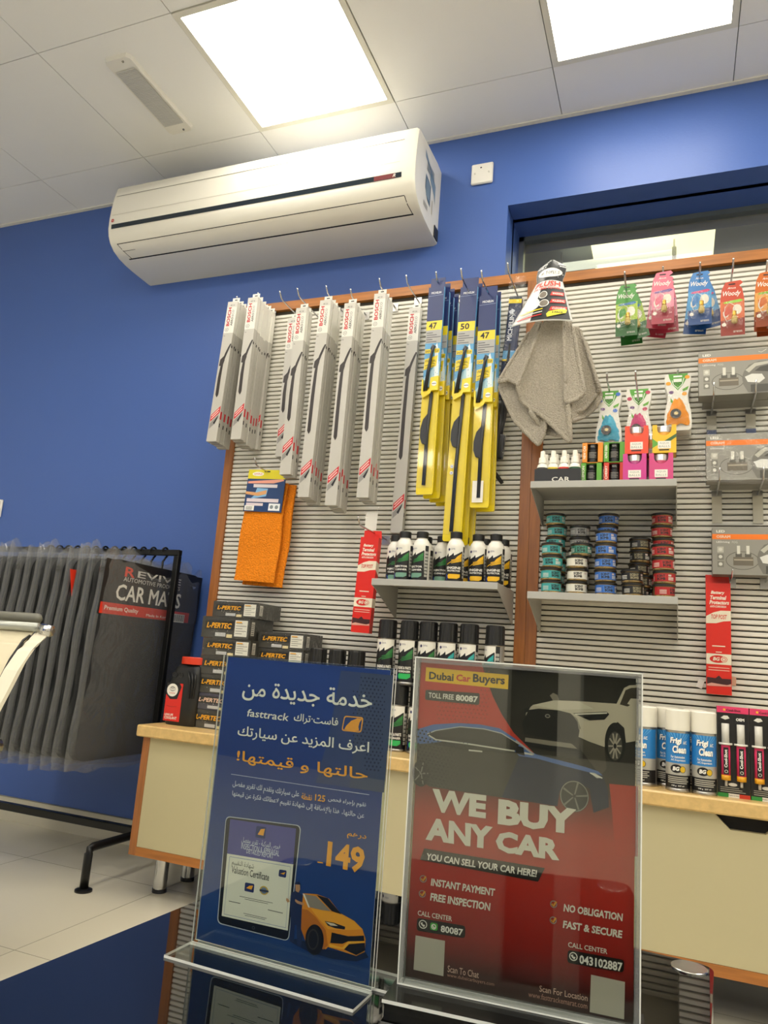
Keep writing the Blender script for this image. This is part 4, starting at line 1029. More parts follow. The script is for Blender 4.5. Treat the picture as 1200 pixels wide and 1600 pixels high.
# ================================================================== TREATMENT BOTTLES
BK = M('#141416', .35); BLU = M('#1c3f96', .35); GRN = M('#2f7a3c', .35); TEAL = M('#35a6a4', .35); YLW = M('#e6b31c', .35); PURP = M('#2a2a5e', .35); GRY = M('#a8a79f', .4)
CAPB = M('#151515', .45); TINW = M('#e5e2d8', .3)
def can_print(m, R, z0, z1, acc, name1, name2, z_name, band):
    f = cyl(R); H = z1 - z0; n = 16
    m.rect(f, -R * 1.5, z0, R * 1.5, z1 - H * .0, BK, 1, 20)
    top = [(-R * 1.5, z1), (R * 1.5, z1)]
    zz = [(-1.5, .66), (-1.0, .72), (-.72, .79), (-.66, .69), (-.3, .74), (-.08, .80), (-.02, .72), (.4, .78), (.9, .86), (.95, .84), (1.02, .2), (1.04, 0.99)]
    for a, b in zip(zz[:-1], zz[1:]):
        m.poly(f, [(a[0] * R, z0 + a[1] * H), (b[0] * R, z0 + b[1] * H), (b[0] * R + (1e-6 if a[0] == b[0] else 0), z1), (a[0] * R, z1)], TINW, 2) if b[0] > a[0] else None
    m.poly(f, [(R * .1, z0 + .62 * H), (R * .35, z0 + .70 * H), (R * .85, z0 + .80 * H), (R * .85, z0 + .68 * H), (R * .5, z0 + .645 * H)], acc, 4)
    for k in range(3): m.line(f, [(R * .86, z0 + (.655 - .035 * k) * H), (R * .3, z0 + (.615 - .035 * k) * H), (-R * .3, z0 + (.585 - .04 * k) * H), (-R * .85, z0 + (.52 - .05 * k) * H)][: (4 if k == 1 else 3)], [.003, .003, .002, .001][: (4 if k == 1 else 3)], acc, 4)
    m.disc(f, -R * .62, z0 + .895 * H, R * .13, R * .15, PURP, 4, 14); m.text(f, 'OSMA', -R * .42, z0 + .885 * H, R * .5, R * .18, M('#6a6a86', .4), 4)
    m.text(f, name1, -R * .82, z0 + z_name * H, R * 1.6, H * .07, WHITE, 5, bold=.03); m.text(f, name2, -R * .72, z0 + (z_name - .075) * H, R * 1.45, H * .05, WHITE, 5, bold=.03)
    m.poly(f, [(-R * .8, z0 + .12 * H), (-R * .55, z0 + .2 * H), (R * .75, z0 + .2 * H), (R * .75, z0 + .12 * H), (R * .4, z0 + .07 * H), (-R * .5, z0 + .07 * H)], band, 4)
    m.line(f, [(-R * .85, z0 + .2 * H), (-R * .7, z0 + .1 * H), (-R * .85, z0 + .03 * H)], .004, BLU, 4)
    for k in range(8): m.rect(f, R * 1.05, z0 + (.1 + k * .095) * H, R * 1.42, z0 + (.17 + k * .095) * H, GRY, 4, 3)
def bottle_kind(acc, n1, n2, band):
    def make():
        t = thing('treatment_bottle', '', 'bottle'); R = .0275
        m = MB().lathe([(0, 0), (R - .002, 0), (R, .003), (R, .112), (R - .001, .117), (R * .80, .128), (R * .62, .134), (R * .60, .140)], TINW, n=32)
        b = m.build('body', t)
        m = MB(); can_print(m, R + .0001, .004, .112, acc, n1, n2, .34, band); m.build('label_sleeve', t)
        MB().lathe([(R * .66, .137), (R * .68, .138), (R * .68, .156), (R * .62, .158), (0, .158)], CAPB, n=24).build('screw_cap', t)
        return t
    return make
ik = Kind(bottle_kind(GRN, 'INJECTOR', 'CLEANER', M('#6f9a86', .35))); ek = Kind(bottle_kind(YLW, 'ENGINE', 'PROTECTOR', YLW))
B1 = [(-.848, 2.235, ik, .25, 'green injector cleaner bottle at the left end of the bottle shelf'), (-.792, 2.165, ik, .0, 'green injector cleaner bottle, second along the front of the bottle shelf'),
      (-.735, 2.165, ik, -.3, 'green injector cleaner bottle, third along the front with its side text showing'), (-.752, 2.258, ik, -.2, 'green injector cleaner bottle half hidden behind the third front bottle'),
      (-.69, 2.24, ik, .1, 'green injector cleaner bottle standing back beside the yellow bottles'),
      (-.625, 2.165, ek, .15, 'yellow marked engine bottle, leftmost and tallest looking of the yellow ones'), (-.622, 2.262, ek, 0, 'yellow marked engine bottle hidden behind the leftmost yellow one'),
      (-.565, 2.205, ek, .05, 'yellow marked engine bottle, second of the yellow ones in front'), (-.508, 2.20, ek, .0, 'yellow marked engine bottle, rightmost of the front row'),
      (-.563, 2.285, ek, 0, 'yellow marked engine bottle behind the second front yellow one'), (-.506, 2.295, ek, .2, 'yellow marked engine bottle at the right rear corner of the shelf')]
for x, y, k, r, lab in B1: k((x, y, S1Z), lab, (0, 0, r), group='green treatment bottles' if k is ik else 'yellow treatment bottles')

# ================================================================== SPRAY CANS ON THE WORKTOP
def spray_kind(acc, n1, n2, band, Hc=.135, Ht=.192, plain=False):
    def make():
        t = thing('spray_can', '', 'spray can'); R = .0298
        MB().lathe([(0, .0), (R - .002, 0), (R, .002), (R, .006), (R - .001, .008), (R - .001, Hc - .004), (R + .0002, Hc - .002), (R - .002, Hc)], STEEL, n=32).build('can', t)
        m = MB()
        can_print(m, R - .0008, .008, Hc - .004, acc, n1, n2, .30, band); m.build('label_sleeve', t)
        m = MB(); pr = []; n = 36
        vs = []
        for z, r in ((Hc, R - .001), (Ht - .004, R - .002), (Ht, R - .005)):
            for k in range(n): rr = r - (.0012 if k % 3 == 0 else 0); vs.append((rr * cos(2 * pi * k / n), rr * sin(2 * pi * k / n), z))
        m.add(vs, [(j * n + k, j * n + (k + 1) % n, (j + 1) * n + (k + 1) % n, (j + 1) * n + k) for j in (0, 1) for k in range(n)] + [tuple(2 * n + k for k in range(n))], CAPB)
        m.build('cap', t)
        return t
    return make
dk = Kind(spray_kind(GRN, 'ENGINE & PARTS', 'DEGREASER', M('#2fae5a', .35))); tk = Kind(spray_kind(TEAL, 'TYRE', 'SHINE', TEAL)); pk = Kind(spray_kind(GRN, 'ENGINE & PARTS', 'DEGREASER', GRN, .225, .285))
YR = 2.17
lower = [(P(633, 1130, YR).x - .022, 0), (P(633, 1130, YR).x + .041, 0)]
x0 = P(633, 1130, YR).x - .024
for i in range(6):
    dk((x0 - .064 + i * .064, YR, CT), 'green marked spray can in the bottom tier on the worktop, %s from the left' % ORD[i], (0, 0, .05 * ((i * 7) % 5 - 2)), group='spray cans of the bottom tier')
t = tag(MB().box(x0 - .11, x0 + .30, YR - .033, YR + .033, CT + .1925, CT + .1945, clear('tier_sheet', 1.5, .05, '#e8ece8')).build('tier_sheet'), 'clear plastic sheet between the two tiers of spray cans', 'sheet')
for i, (px, k, r, w) in enumerate(((605, dk, .2, 'leftmost'), (639, dk, -.05, 'second from the left'), (669, dk, .2, 'third from the left'), (700, tk, .15, 'fourth from the left'), (733, tk, 0, 'fifth from the left'), (772, tk, -.7, 'rightmost'))):
    x = P(px, 1000, YR).x
    k((x, YR + (.012 if i == 5 else 0), CT + .195), '%s spray can in the top tier under the bottle shelf, %s' % ('green marked' if k is dk else 'teal marked', w), (0, 0, r), group='spray cans of the top tier')
for i, px in enumerate((497, 527, 557)):
    x = P(px, 1030, 2.215).x
    pk((x, 2.215, CT), 'tall black capped spray can behind the blue poster, %s from the left' % ORD[i], (0, 0, .1 * i), group='tall spray cans behind the blue poster')

# ================================================================== SCENT TINS
def tin_kind(c, c2, rim):
    def make():
        t = thing('scent_tin', '', 'tin'); R = .0295; H = .0365; RIM = M(rim, .25, .8)
        MB().lathe([(0, 0), (R - .003, 0), (R - .0015, .002), (R, .003), (R, .0045), (R - .0015, .006), (R - .0015, .0285), (R, .030)], RIM, n=28).build('tin_body', t)
        m = MB(); f = cyl(R - .0014); m.rect(f, -R * 1.75, .0065, R * 1.75, .0282, M(c, .35), 1, 22)
        z = M(c2, .4)
        m.rect(f, -R * .38, .009, R * .52, .0265, z, 2, 6) if c2 != c else None
        m.text(f, 'SCENT', -R * .33, .0178, R * .8, .0072, INK if c != '#1c1b19' else M('#8a8268', .4), 3, bold=.05); m.text(f, 'BOMB', -R * .28, .0098, R * .76, .0072, INK if c != '#1c1b19' else M('#8a8268', .4), 3, bold=.05)
        m.rect(f, R * .72, .020, R * 1.0, .025, M('#c9b8b0', .4), 3); 
        for k in range(3): m.rect(f, R * .72, .010 + k * .003, R * 1.25, .0115 + k * .003, M('#e0ddd2', .4), 3, 3)
        for k in range(3): m.rect(f, -R * 1.2, .010 + k * .004, -R * .6, .0115 + k * .004, M('#e0ddd2', .4), 3, 3)
        m.build('label_band', t)
        MB().lathe([(R + .001, .0295), (R + .0018, .0305), (R + .0018, .0345), (R, .0362), (R - .003, .0365), (0, .0365)], M('#1a1917', .3), n=28).build('lid', t)
        return t
    return make
TK = {'teal': Kind(tin_kind('#3f9f9f', '#3f9f9f', '#b59a68')), 'white': Kind(tin_kind('#dcd9cc', '#dcd9cc', '#b59a68')), 'blue': Kind(tin_kind('#3568b8', '#4d80cc', '#b59a68')),
      'black': Kind(tin_kind('#1c1b19', '#26241f', '#b59a68')), 'red': Kind(tin_kind('#a81f22', '#b8302c', '#b59a68')), 'sea green': Kind(tin_kind('#2a6a5c', '#4a9a86', '#b59a68')), 'grey': Kind(tin_kind('#8a8a88', '#a8a8a4', '#8a8880'))}
TINSTK = [('teal', 'front', (862, 900), 2.150, ['teal'] * 4, [0.5, .55, -.3, .3]), ('teal', 'rear', (868, 868), 2.262, ['teal'] * 7, [.1, .2, -.1, .2, -.3, .2, .1]),
          ('white', 'front', (902, 900), 2.150, ['white', 'white', 'white', 'sea green'], [.3, .1, .25, 0]), ('white', 'rear', (904, 868), 2.262, ['white', 'white', 'white', 'white', 'grey', 'grey'], [0, 0, .4, .5, .1, .2]),
          ('blue', 'front', (947, 900), 2.150, ['blue'] * 5, [.3, 0, .1, -.4, -.2]), ('blue', 'rear', (949, 868), 2.262, ['blue'] * 7, [0, .2, -.2, 0, .1, .1, 0]),
          ('black', 'front', (989, 910), 2.150, ['black'] * 2, [.4, .2]), ('black', 'rear', (1000, 880), 2.262, ['black'] * 5, [0, .2, .3, -.2, .4]),
          ('red', 'front', (1037, 900), 2.150, ['red'] * 4, [.9, -.4, .3, -.2]), ('red', 'rear', (1035, 868), 2.262, ['red'] * 7, [.2, -.2, 0, .2, .1, .2, -.1])]
for nm, row, px, y, tins, rots in TINSTK:
    x = P(*px, y).x
    for i, c in enumerate(tins):
        pos = 'topmost' if i == len(tins) - 1 else 'bottom' if i == 0 else '%s from the bottom' % ORD[i]
        dx = .010 if c == 'sea green' else rnd.uniform(-.003, .003)
        TK[c]((x + dx, y + rnd.uniform(-.002, .002), S3Z + i * .0366), '%s scent tin, %s of the %s %s stack' % (c, pos, row, nm), (0, 0, rots[i]), group='scent tins on the lower shelf')

# ================================================================== UPPER SHELF: SPRAY BOTTLES, GEL PACKS, SCENT BALL BOXES
y = 2.135
def mini_kind():
    t = thing('mini_spray_bottle', '', 'spray bottle')
    MB().lathe([(0, 0), (.0155, 0), (.0165, .002), (.0165, .048), (.014, .056), (.009, .061), (.0085, .063)], M('#e9e7dd', .35), n=20).build('body', t)
    MB().lathe([(.0115, .0605), (.0118, .062), (.0105, .078), (.0075, .080), (.0072, .096), (.006, .099), (0, .099)], M('#efece0', .35), n=18).build('spray_top', t)
    return t
def ringed(c):
    def make():
        t = mini_kind(); MB().lathe([(.0168, .036), (.0168, .046)], M(c, .4), n=20).build('colour_band', t); return t
    return make
xs = [P(px, 720, y).x for px in (848, 864.5, 881.5, 898.5)]
tray = thing('bottle_tray', 'black card tray holding white spray bottles on the upper shelf', 'tray', ((xs[0] + xs[3]) / 2, y, S2Z)); hw = (xs[3] - xs[0]) / 2 + .0195
m = MB().box(-hw, hw, -.019, -.0178, .0005, .041, BK).box(-hw, hw, .055, .056, 0, .041, BK).box(-hw, -hw + .001, -.0178, .055, 0, .041, BK).box(hw - .001, hw, -.0178, .055, 0, .041, BK).box(-hw, hw, -.0178, .055, .0002, .001, BK)
m.text(front(-.019), 'CAR', -.016, .002, .052, .014, M('#d8d6cc', .4), 2, bold=.02); m.build('tray', tray)
for i, (x, c) in enumerate(zip(xs, ('#3a3a3a', '#d8c030', '#d03020', '#2a5a3a'))):
    kk = Kind(ringed(c)); kk((x, y + .0005, S2Z + .0012), 'small white spray bottle, %s from the left in the front row of the black tray' % ORD[i], group='small white spray bottles')
    kk((x + .003, y + .037, S2Z + .0012), 'small white spray bottle, %s from the left in the rear row of the black tray' % ORD[i], group='small white spray bottles')
def gel_kind(c, words):
    def make():
        t = thing('gel_can_pack', '', 'gel pack'); W, H, D = .058, .061, .048; cm = M(c, .35)
        m = MB().box(-W / 2, -W / 2 + .014, 0, D, 0, H, cm).box(W / 2 - .014, W / 2, 0, D, 0, H, cm).box(-W / 2, W / 2, D - .002, D, 0, H, cm).box(-W / 2, W / 2, 0, D, 0, .002, cm).box(-W / 2, W / 2, 0.004, D, H - .002, H, cm)
        m.text(front(0), words, -W / 2 + .003, .012, .007, .04, M('#f3efe0', .4), 2, bold=.02, rot=1); m.build('sleeve', t)
        m = MB().lathe([(0, .0025), (.019, .0025), (.0195, .004), (.0195, .010), (.0185, .011), (.0185, .036), (.0195, .037), (.0195, .040), (.016, .043), (.0165, .046), (.0165, .057), (.015, .0588), (0, .0588)], M('#101011', .25), 0, .021, 24)
        f = cyl(.0187, 0, .021); m.rect(f, -.012, .014, .012, .034, M('#2c2b29', .35), 1, 6)
        for k in range(4): m.rect(f, -.010, .017 + k * .0045, .006 + .004 * (k % 2), .0185 + k * .0045, M('#8d8a80', .4), 2, 4)
        f = cyl(.0167, 0, .021); m.text(f, 'REAL', -.006, .049, .012, .004, M('#b8b5aa', .4), 2); m.build('gel_can', t)
        return t
    return make
gp = [(925.5, 'orange', '#e08a14', 'NEW CAR', 1), (959.5, 'green', '#5aa02c', 'ALPINE GREEN', 1), (924, 'green', '#5aa02c', 'LEMON', 0), (960, 'red', '#c8361c', 'CHERRY', 0)]
for px, c, hx_, wd, up_ in gp:
    Kind(gel_kind(hx_, wd))((P(px, 725, y).x, y, S2Z + (.0612 if up_ else 0)), 'black gel can in %s sleeve, %s on the upper shelf' % (c, 'on top of another pack' if up_ else 'bottom layer'), group='gel cans in sleeves')
def aqua_kind(c, stripe, gel):
    def make():
        t = thing('scent_ball_box', '', 'box'); W, H, D = .063, .082, .055; cm = M(c, .3)
        m = MB(); r = .019; cz = H - .012
        o = [(-W / 2, 0), (W / 2, 0), (W / 2, H), (r, H), (r, cz)] + [(r * cos(-k * pi / 10), cz + r * sin(-k * pi / 10)) for k in range(1, 10)] + [(-r, cz), (-r, H), (-W / 2, H)]
        m.prism(o, 0, .0012, cm); m.box(W / 2 - .0012, W / 2, .0012, D, 0, H, cm).box(-W / 2, -W / 2 + .0012, .0012, D, 0, H, cm).box(-W / 2, W / 2, D - .0012, D, 0, H, cm).box(-W / 2, W / 2, .0012, D, 0, .001, cm)
        f = front(0)
        if stripe: m.poly(f, [(-W * .1, .03), (W * .5, .055), (W * .5, .045), (0, .022)], M('#2f5a2a', .35), 2); m.poly(f, [(-W / 2, .014), (-W * .2, .026), (-W / 2, .042)], M('#5aa034', .35), 2)
        m.rect(f, -W * .27, .012, W * .27, .034, M('#ebe8de', .4), 3); m.text(f, 'AQUA', -W * .2, .0245, W * .4, .006, M('#9a9a94', .4), 4); m.text(f, 'BALLS', -W * .22, .0155, W * .44, .006, M('#9a9a94', .4), 4)
        m.rect(f, -W * .22, .0065, W * .2, .010, BK, 3); m.build('carton', t)
        m = MB().lathe([(0, .002), (.024, .002), (.0255, .008), (.0255, .06), (.024, .066)], M(gel, .2), 0, .028, 24).build('gel_jar', t)
        MB().lathe([(.0256, .062), (.026, .063), (.026, .079), (.0245, .0805), (0, .0805)], M('#d8d6d6', .15, .7), 0, .028, 24).build('jar_lid', t)
        return t
    return make
yq = 2.125
for px, py, c, st, gl_, z, lab in ((991.5, 735, '#c8348a', 0, '#b04080', 0, 'magenta scent ball box, bottom left of the four'), (1033, 735, '#cc3f7c', 0, '#c04068', 0, 'pink scent ball box, bottom right of the four'),
                            (994.5, 690, '#e8431c', 0, '#d8603a', .0825, 'orange red scent ball box standing on the magenta one'), (1038, 690, '#e8b80e', 1, '#e0a030', .0825, 'yellow and green scent ball box standing on the pink one')):
    Kind(aqua_kind(c, st, gl_))((P(px, py, yq).x, yq, S2Z + z), lab, group='scent ball boxes')
Kind(aqua_kind('#d87a1c', 1, '#e0a030'))((P(1017, 690, 2.2).x, 2.195, S2Z + .0825), 'amber scent ball box showing between and behind the two upper ones', group='scent ball boxes')
tag(MB().box(P(985, 735, 2.2).x, P(1045, 735, 2.2).x, 2.19, 2.255, S2Z, S2Z + .0815, M('#b04a80', .4)).rect(lambda u, v, l: (u, 2.19 - l, v), P(990, 735, 2.2).x, S2Z + .02, P(1040, 735, 2.2).x, S2Z + .03, PAPER, 1).build('stock_carton'), 'pink stock carton behind the magenta and pink scent ball boxes', 'box')

# ================================================================== PART CARTONS, COOLANT, CLEANER CANS, SYRINGE PACKS
DKC = M('#3a3934', .4, noise=.25, scale=220, stretch=(1, 1, 1)); OCH = M('#e0a11c', .4)
def part_kind(W, H, D, logo, c):
    def make():
        t = thing('parts_carton', '', 'carton'); m = MB().box(-W / 2, W / 2, 0, D, 0, H, M(c, .4, key='pc' + c)); f = front(0); g = side(W / 2)
        for k in range(int(W / .006)): m.line(f, [(-W / 2 + .003 + k * .006, .001), (-W / 2 + min(.003 + k * .006 + H * .8, W - .001), min(H * .8, W - .004 - k * .006) + .001)], .0011, M('#55534c', .4), 1)
        m.poly(f, [(-W * .44, H * .38), (W * .16, H * .38), (W * .18, H * .46), (W * .18, H * .82), (-W * .42, H * .82), (-W * .44, H * .74)], M('#23221f', .35), 2)
        m.text(f, 'L-PERTEC', -W * .40, H * .46, W * .53, H * .26, M(logo, .4), 4, bold=.03, shear=.22)
        m.rect(f, W * .2, H * .12, W * .46, H * .88, M('#d9d7cb', .45), 3)
        for k in range(5): m.rect(f, W * .22, H * (.24 + .12 * k), W * (.44 if k % 2 else .36), H * (.275 + .12 * k), M('#8a8a84', .45), 4)
        m.rect(f, W * .22, H * .76, W * .34, H * .82, OCH, 4)
        m.rect(f, -W * .2, H * .08, W * .02, H * .26, M('#b9b9b8', .45), 3); m.rect(f, W * .04, H * .04, W * .16, H * .2, M('#d8c99a', .45), 3)
        m.rect(g, .012, H * .2, .032, H * .85, M('#cfcdc2', .45), 2)
        for k in range(6): m.rect(g, .014, H * (.25 + .09 * k), .030, H * (.28 + .09 * k), INK, 3)
        m.build('carton', t)
        e = .0006; MB().box(-W / 2 - e, W / 2 + e, -e * 1.5, D + e, 0.0003, H + .0008, FILM).build('shrink_wrap', t)
        return t
    return make
zs = CT + .0003; H6 = .056
hs = [.059, .052, .06, .06, .057, .07, .052]
z = CT
for i, hh in enumerate(hs):
    y = 2.135 + (.0 if i < 6 else .006); W = .185 if i < 6 else .175
    q = P(301 + (i * 4.2), 1120 - i * 25, y).x + W / 2 - .006
    if i >= 5: q = P(316 if i == 5 else 334, 965 if i == 5 else 942, y).x + W / 2 + .004 * (i == 5)
    Kind(part_kind(W, hh, .155, '#e0a11c' if i != 1 else '#d9b8a0', '#3a3934' if i != 1 else '#3a3a4c'))((q, y, z), 'dark parts carton in the left stack by the coolant bottle, %s' % ('topmost' if i == 6 else 'bottom' if i == 0 else '%s from the bottom' % ORD[i]), group='dark parts cartons'); z += hh + .0012
z = CT
for i in range(6):
    y = 2.185; W = .175; q = P(405, 985, y).x + W / 2
    hh = .0535
    Kind(part_kind(W, hh, .13, '#e0a11c', '#3a3934'))((q, y, z), 'dark parts carton in the right stack behind the blue poster, %s' % ('topmost' if i == 5 else 'bottom' if i == 0 else '%s from the bottom' % ORD[i]), group='dark parts cartons'); z += hh + .0012
# coolant bottle
A, B = P(247, 1128, 2.12), P(303, 1131, 2.12)
t = thing('coolant_bottle', 'black coolant bottle with red cap and label at the worktop end', 'bottle', ((A.x + B.x) / 2 + .008, 2.155, CT)); W = .122
PL = M('#17181a', .38)
m = MB(); n = 40
prof = [(0, .94), (.004, 1), (.10, 1), (.14, .985), (.165, .93), (.183, .83), (.195, .72), (.2, .6)]
vs = []
for z, k in prof:
    for i in range(n):
        a = 2 * pi * i / n; c_, s_ = cos(a), sin(a); e = .5
        x = W / 2 * k * math.copysign(abs(c_) ** e, c_); yy = .038 * (.3 + .7 * k) * math.copysign(abs(s_) ** e, s_)
        if z > .15: x += .010 * (z - .15) / .05
        vs.append((x, yy, z))
m.add(vs, [(j * n + i, j * n + (i + 1) % n, (j + 1) * n + (i + 1) % n, (j + 1) * n + i) for j in range(len(prof) - 1) for i in range(n)] + [tuple((len(prof) - 1) * n + i for i in range(n)), tuple(range(n))[::-1]], PL, True)
body = m.build('body', t)
m = MB()
for k in range(3): m.tube([(.018 + k * .016, -.0385, .178 - k * .004), (.03 + k * .011, -.0395, .15), (.036 + k * .008, -.0392, .09)], [.002, .0035, .001], PL, 6)
for k in (0, 1): m.lathe([(.010, 0), (.011, .0015), (.008, .002), (.006, .0005)], PL, 0, 0, 14)
m.build('grip_ribs', t)
for k in (0, 1):
    o = MB().lathe([(.0105, 0), (.010, .002), (.007, .0022), (.006, .0008), (0, .0008)], PL, 0, 0, 16).build('moulded_ring', t); o.rotation_euler = (pi / 2, 0, 0); o.location = (-.034 + k * .024, -.0365, .162)
MB().lathe([(.044, .2), (.0455, .201), (.0455, .222), (.044, .224), (0, .224)], M('#d23a1e', .35), .016, 0, 32).build('red_cap', t)
m = MB(); f = front(-.0386)
m.poly(f, [(-.058, .012), (.006, .012), (.006, .135), (-.058, .135)], RED, 1); m.poly(f, [(-.058, .118), (-.058, .098), (-.04, .082), (-.012, .084), (.004, .135), (-.058, .135)], BK, 2); m.poly(f, [(-.008, .135), (.006, .118), (.006, .135)], RED, 3)
m.disc(f, -.034, .112, .022, .021, M('#e9e6de', .4), 4, 30); m.ring(f, -.034, .116, .011, .008, .0016, M('#6a6a6a', .4), 5); m.ring(f, -.034, .116, .004, .0075, .0013, M('#6a6a6a', .4), 6); m.ring(f, -.034, .1195, .007, .003, .0013, M('#6a6a6a', .4), 6)
m.text(f, 'TOYOTA', -.046, .1, .024, .004, RED, 5, bold=.03)
m.text(f, 'LONG LIFE', -.054, .029, .034, .007, WHITE, 4, bold=.03); m.text(f, 'COOLANT', -.054, .018, .05, .009, WHITE, 4, bold=.03); m.line(f, [(-.05, .06), (-.03, .058), (-.01, .06)], .0012, BRD, 4)
m.build('front_label', t)
# white capped cleaner cans
FB = M('#2a7cc0', .3); SILB = M('#b4b2aa', .3, .4)
def frigi_kind():
    t = thing('cleaner_can', '', 'spray can'); R = .0292
    MB().lathe([(0, 0), (R - .001, 0), (R, .002), (R, .006), (R - .0008, .008), (R - .0008, .142), (R, .145), (R - .002, .147)], STEEL, n=32).build('can', t)
    m = MB(); f = cyl(R - .0007)
    m.rect(f, -R * 1.6, .009, R * 1.6, .04, BK, 1, 20); m.rect(f, -R * 1.6, .04, R * 1.6, .068, SILB, 1, 20); m.rect(f, -R * 1.6, .068, R * 1.6, .14, FB, 1, 20)
    for k in range(9): m.poly(f, [(-R * 1.2 + k * R * .28, .14), (-R * 1.1 + k * R * .28, .14), (-R * .1 + k * R * .03, .112)], M('#57a0d6', .3), 2)
    dkb = M('#123a6e', .35)
    for s, z, u, w in (('Frigi', .111, -.62, .92), ('Clean', .092, -.42, 1.1)): m.text(f, s, R * u + .0008, z - .0012, R * w, .018, dkb, 3, bold=.07, shear=.12); m.text(f, s, R * u, z, R * w, .018, M('#f1efe6', .4), 5, bold=.045, shear=.12)
    m.text(f, 'A/C', R * .42, .114, R * .32, .008, WHITE, 4, bold=.03)
    m.text(f, 'For Automotive', -R * .55, .080, R * 1.1, .006, WHITE, 4, bold=.02); m.text(f, 'A/C Evaporators', -R * .55, .072, R * 1.15, .006, WHITE, 4, bold=.02)
    m.disc(f, -R * .12, .055, R * .48, .010, BK, 3); m.text(f, 'BG', -R * .42, .05, R * .55, .010, WHITE, 4, bold=.05, shear=.2); m.disc(f, R * .38, .054, R * .24, .008, M('#d8b01c', .35), 4); m.ring(f, R * .38, .054, R * .24, .008, .001, BK, 5)
    for k in range(4): m.rect(f, -R * .85, .034 - k * .0045, R * (.9 - .15 * (k % 2)), .036 - k * .0045, M('#b9b6aa', .4), 3, 8)
    m.text(f, '198 g  237 ml', -R * .5, .0125, R * 1.0, .004, WHITE, 3, bold=.02); m.build('label_wrap', t)
    MB().lathe([(R + .0003, .146), (R + .0003, .194), (R - .003, .197), (0, .197)], M('#e6e2d4', .35), n=32).build('cap', t)
    return t
fk = Kind(frigi_kind)
for px, y, lab in ((1059, 2.075, 'white capped cleaner can, second from the right'), (1100, 2.075, 'white capped cleaner can beside the syringe packs')):
    fk((P(px, 1180, y).x, y, CT), lab, (0, 0, .0), group='white capped cleaner cans')
for px, y, lab, r in ((1012, 2.11, 'white capped cleaner can half hidden by the red poster edge', -.55), (1046, 2.145, 'white capped cleaner can behind the second one from the right', 0), (1090, 2.15, 'white capped cleaner can behind the one beside the syringe packs', 0), (1001, 2.18, 'white capped cleaner can at the back, left end of the cleaner cans', .3)):
    fk((P(px, 1170, y).x - .006, y, CT), lab, (0, 0, r), group='white capped cleaner cans')
PK = M('#d83a66', .35); SYR = M('#c9c7be', .3); BKC = M('#141312', .4)
def cs_kind():
    t = thing('syringe_pack', '', 'pack'); W, H, D = .0715, .213, .03
    m = MB().box(-W / 2, W / 2, 0, D, 0, H, BKC); f = front(0)
    m.rect(f, -W / 2, H - .014, W / 2, H, PK, 1); m.box(-W / 2, W / 2, -.0002, D, H, H + .0006, PK); m.text(f, 'Cool-Shot', -W * .2, H - .0105, W * .45, .006, M('#3a0d1a', .4), 3, bold=.03); m.rect(f, -W * .3, H - .0095, -W * .23, H - .0045, M('#e8b030', .4), 3)
    for w_, c in ((0, '#2f8a3c'), (1, '#e4e0d4'), (2, '#c43a24')): m.rect(f, -W / 2 + w_ * W / 3, 0, -W / 2 + (w_ + 1) * W / 3, .009, M(c, .4), 1)
    m.text(f, 'Made in Italy', -W * .17, .0025, W * .33, .004, INK, 3)
    m.text(f, 'OEM', W * .1, H - .032, W * .26, .007, WHITE, 3, bold=.04); m.poly(f, [(-W * .38, H - .027), (-W * .28, H - .021), (-W * .16, H - .021), (-W * .1, H - .027), (-W * .24, H - .031)], M('#d8d5ca', .4), 3)
    m.rect(f, -W * .002, .01, W * .004, H - .014, M('#2c2a28', .4), 2)
    for k in range(3): m.rect(f, -W * .42, .0125 + k * .0045, W * (.36 - .1 * k), .014 + k * .0045, M('#a9a69a', .4), 3)
    m.disc(f, -W * .03, .03, .010, .004, M('#d8d5ca', .4), 3, 14); m.build('carton', t)
    for c in (-W * .24, W * .24):
        m = MB().tube([(c, -.004, H - .088), (c, -.004, H - .04)], .0088, SYR, 12); m.tube([(c, -.004, H - .09), (c, -.004, H - .086)], .0155, M('#dedbd0', .3), 14); m.build('plunger', t)
        m = MB().tube([(c, -.005, .052), (c, -.005, H - .09)], .0105, PK, 14); m.tube([(c, -.005, .04), (c, -.005, .052)], .0108, OCH, 14); m.tube([(c, -.005, .026), (c, -.005, .04)], .0032, SYR, 8)
        f2 = front(-.0158); m.rect(f2, c - .0058, .054, c + .0058, H - .096, BKC, 1); m.text(f2, 'Cool-Shot', c - .004, .07, .007, .042, WHITE, 3, bold=.04, rot=1); m.ring(f2, c, .061, .004, .004, .0012, M('#d8d5ca', .4), 3, 8); m.build('syringe', t)
    return t
ck = Kind(cs_kind)
y = 2.075
ck((P(1147, 1250, y).x, y, CT), 'black and pink syringe pack beside the white capped cans', group='syringe packs')
ck((P(1147, 1250, y).x + .0735, y, CT), 'black and pink syringe pack cut by the right picture edge', group='syringe packs')
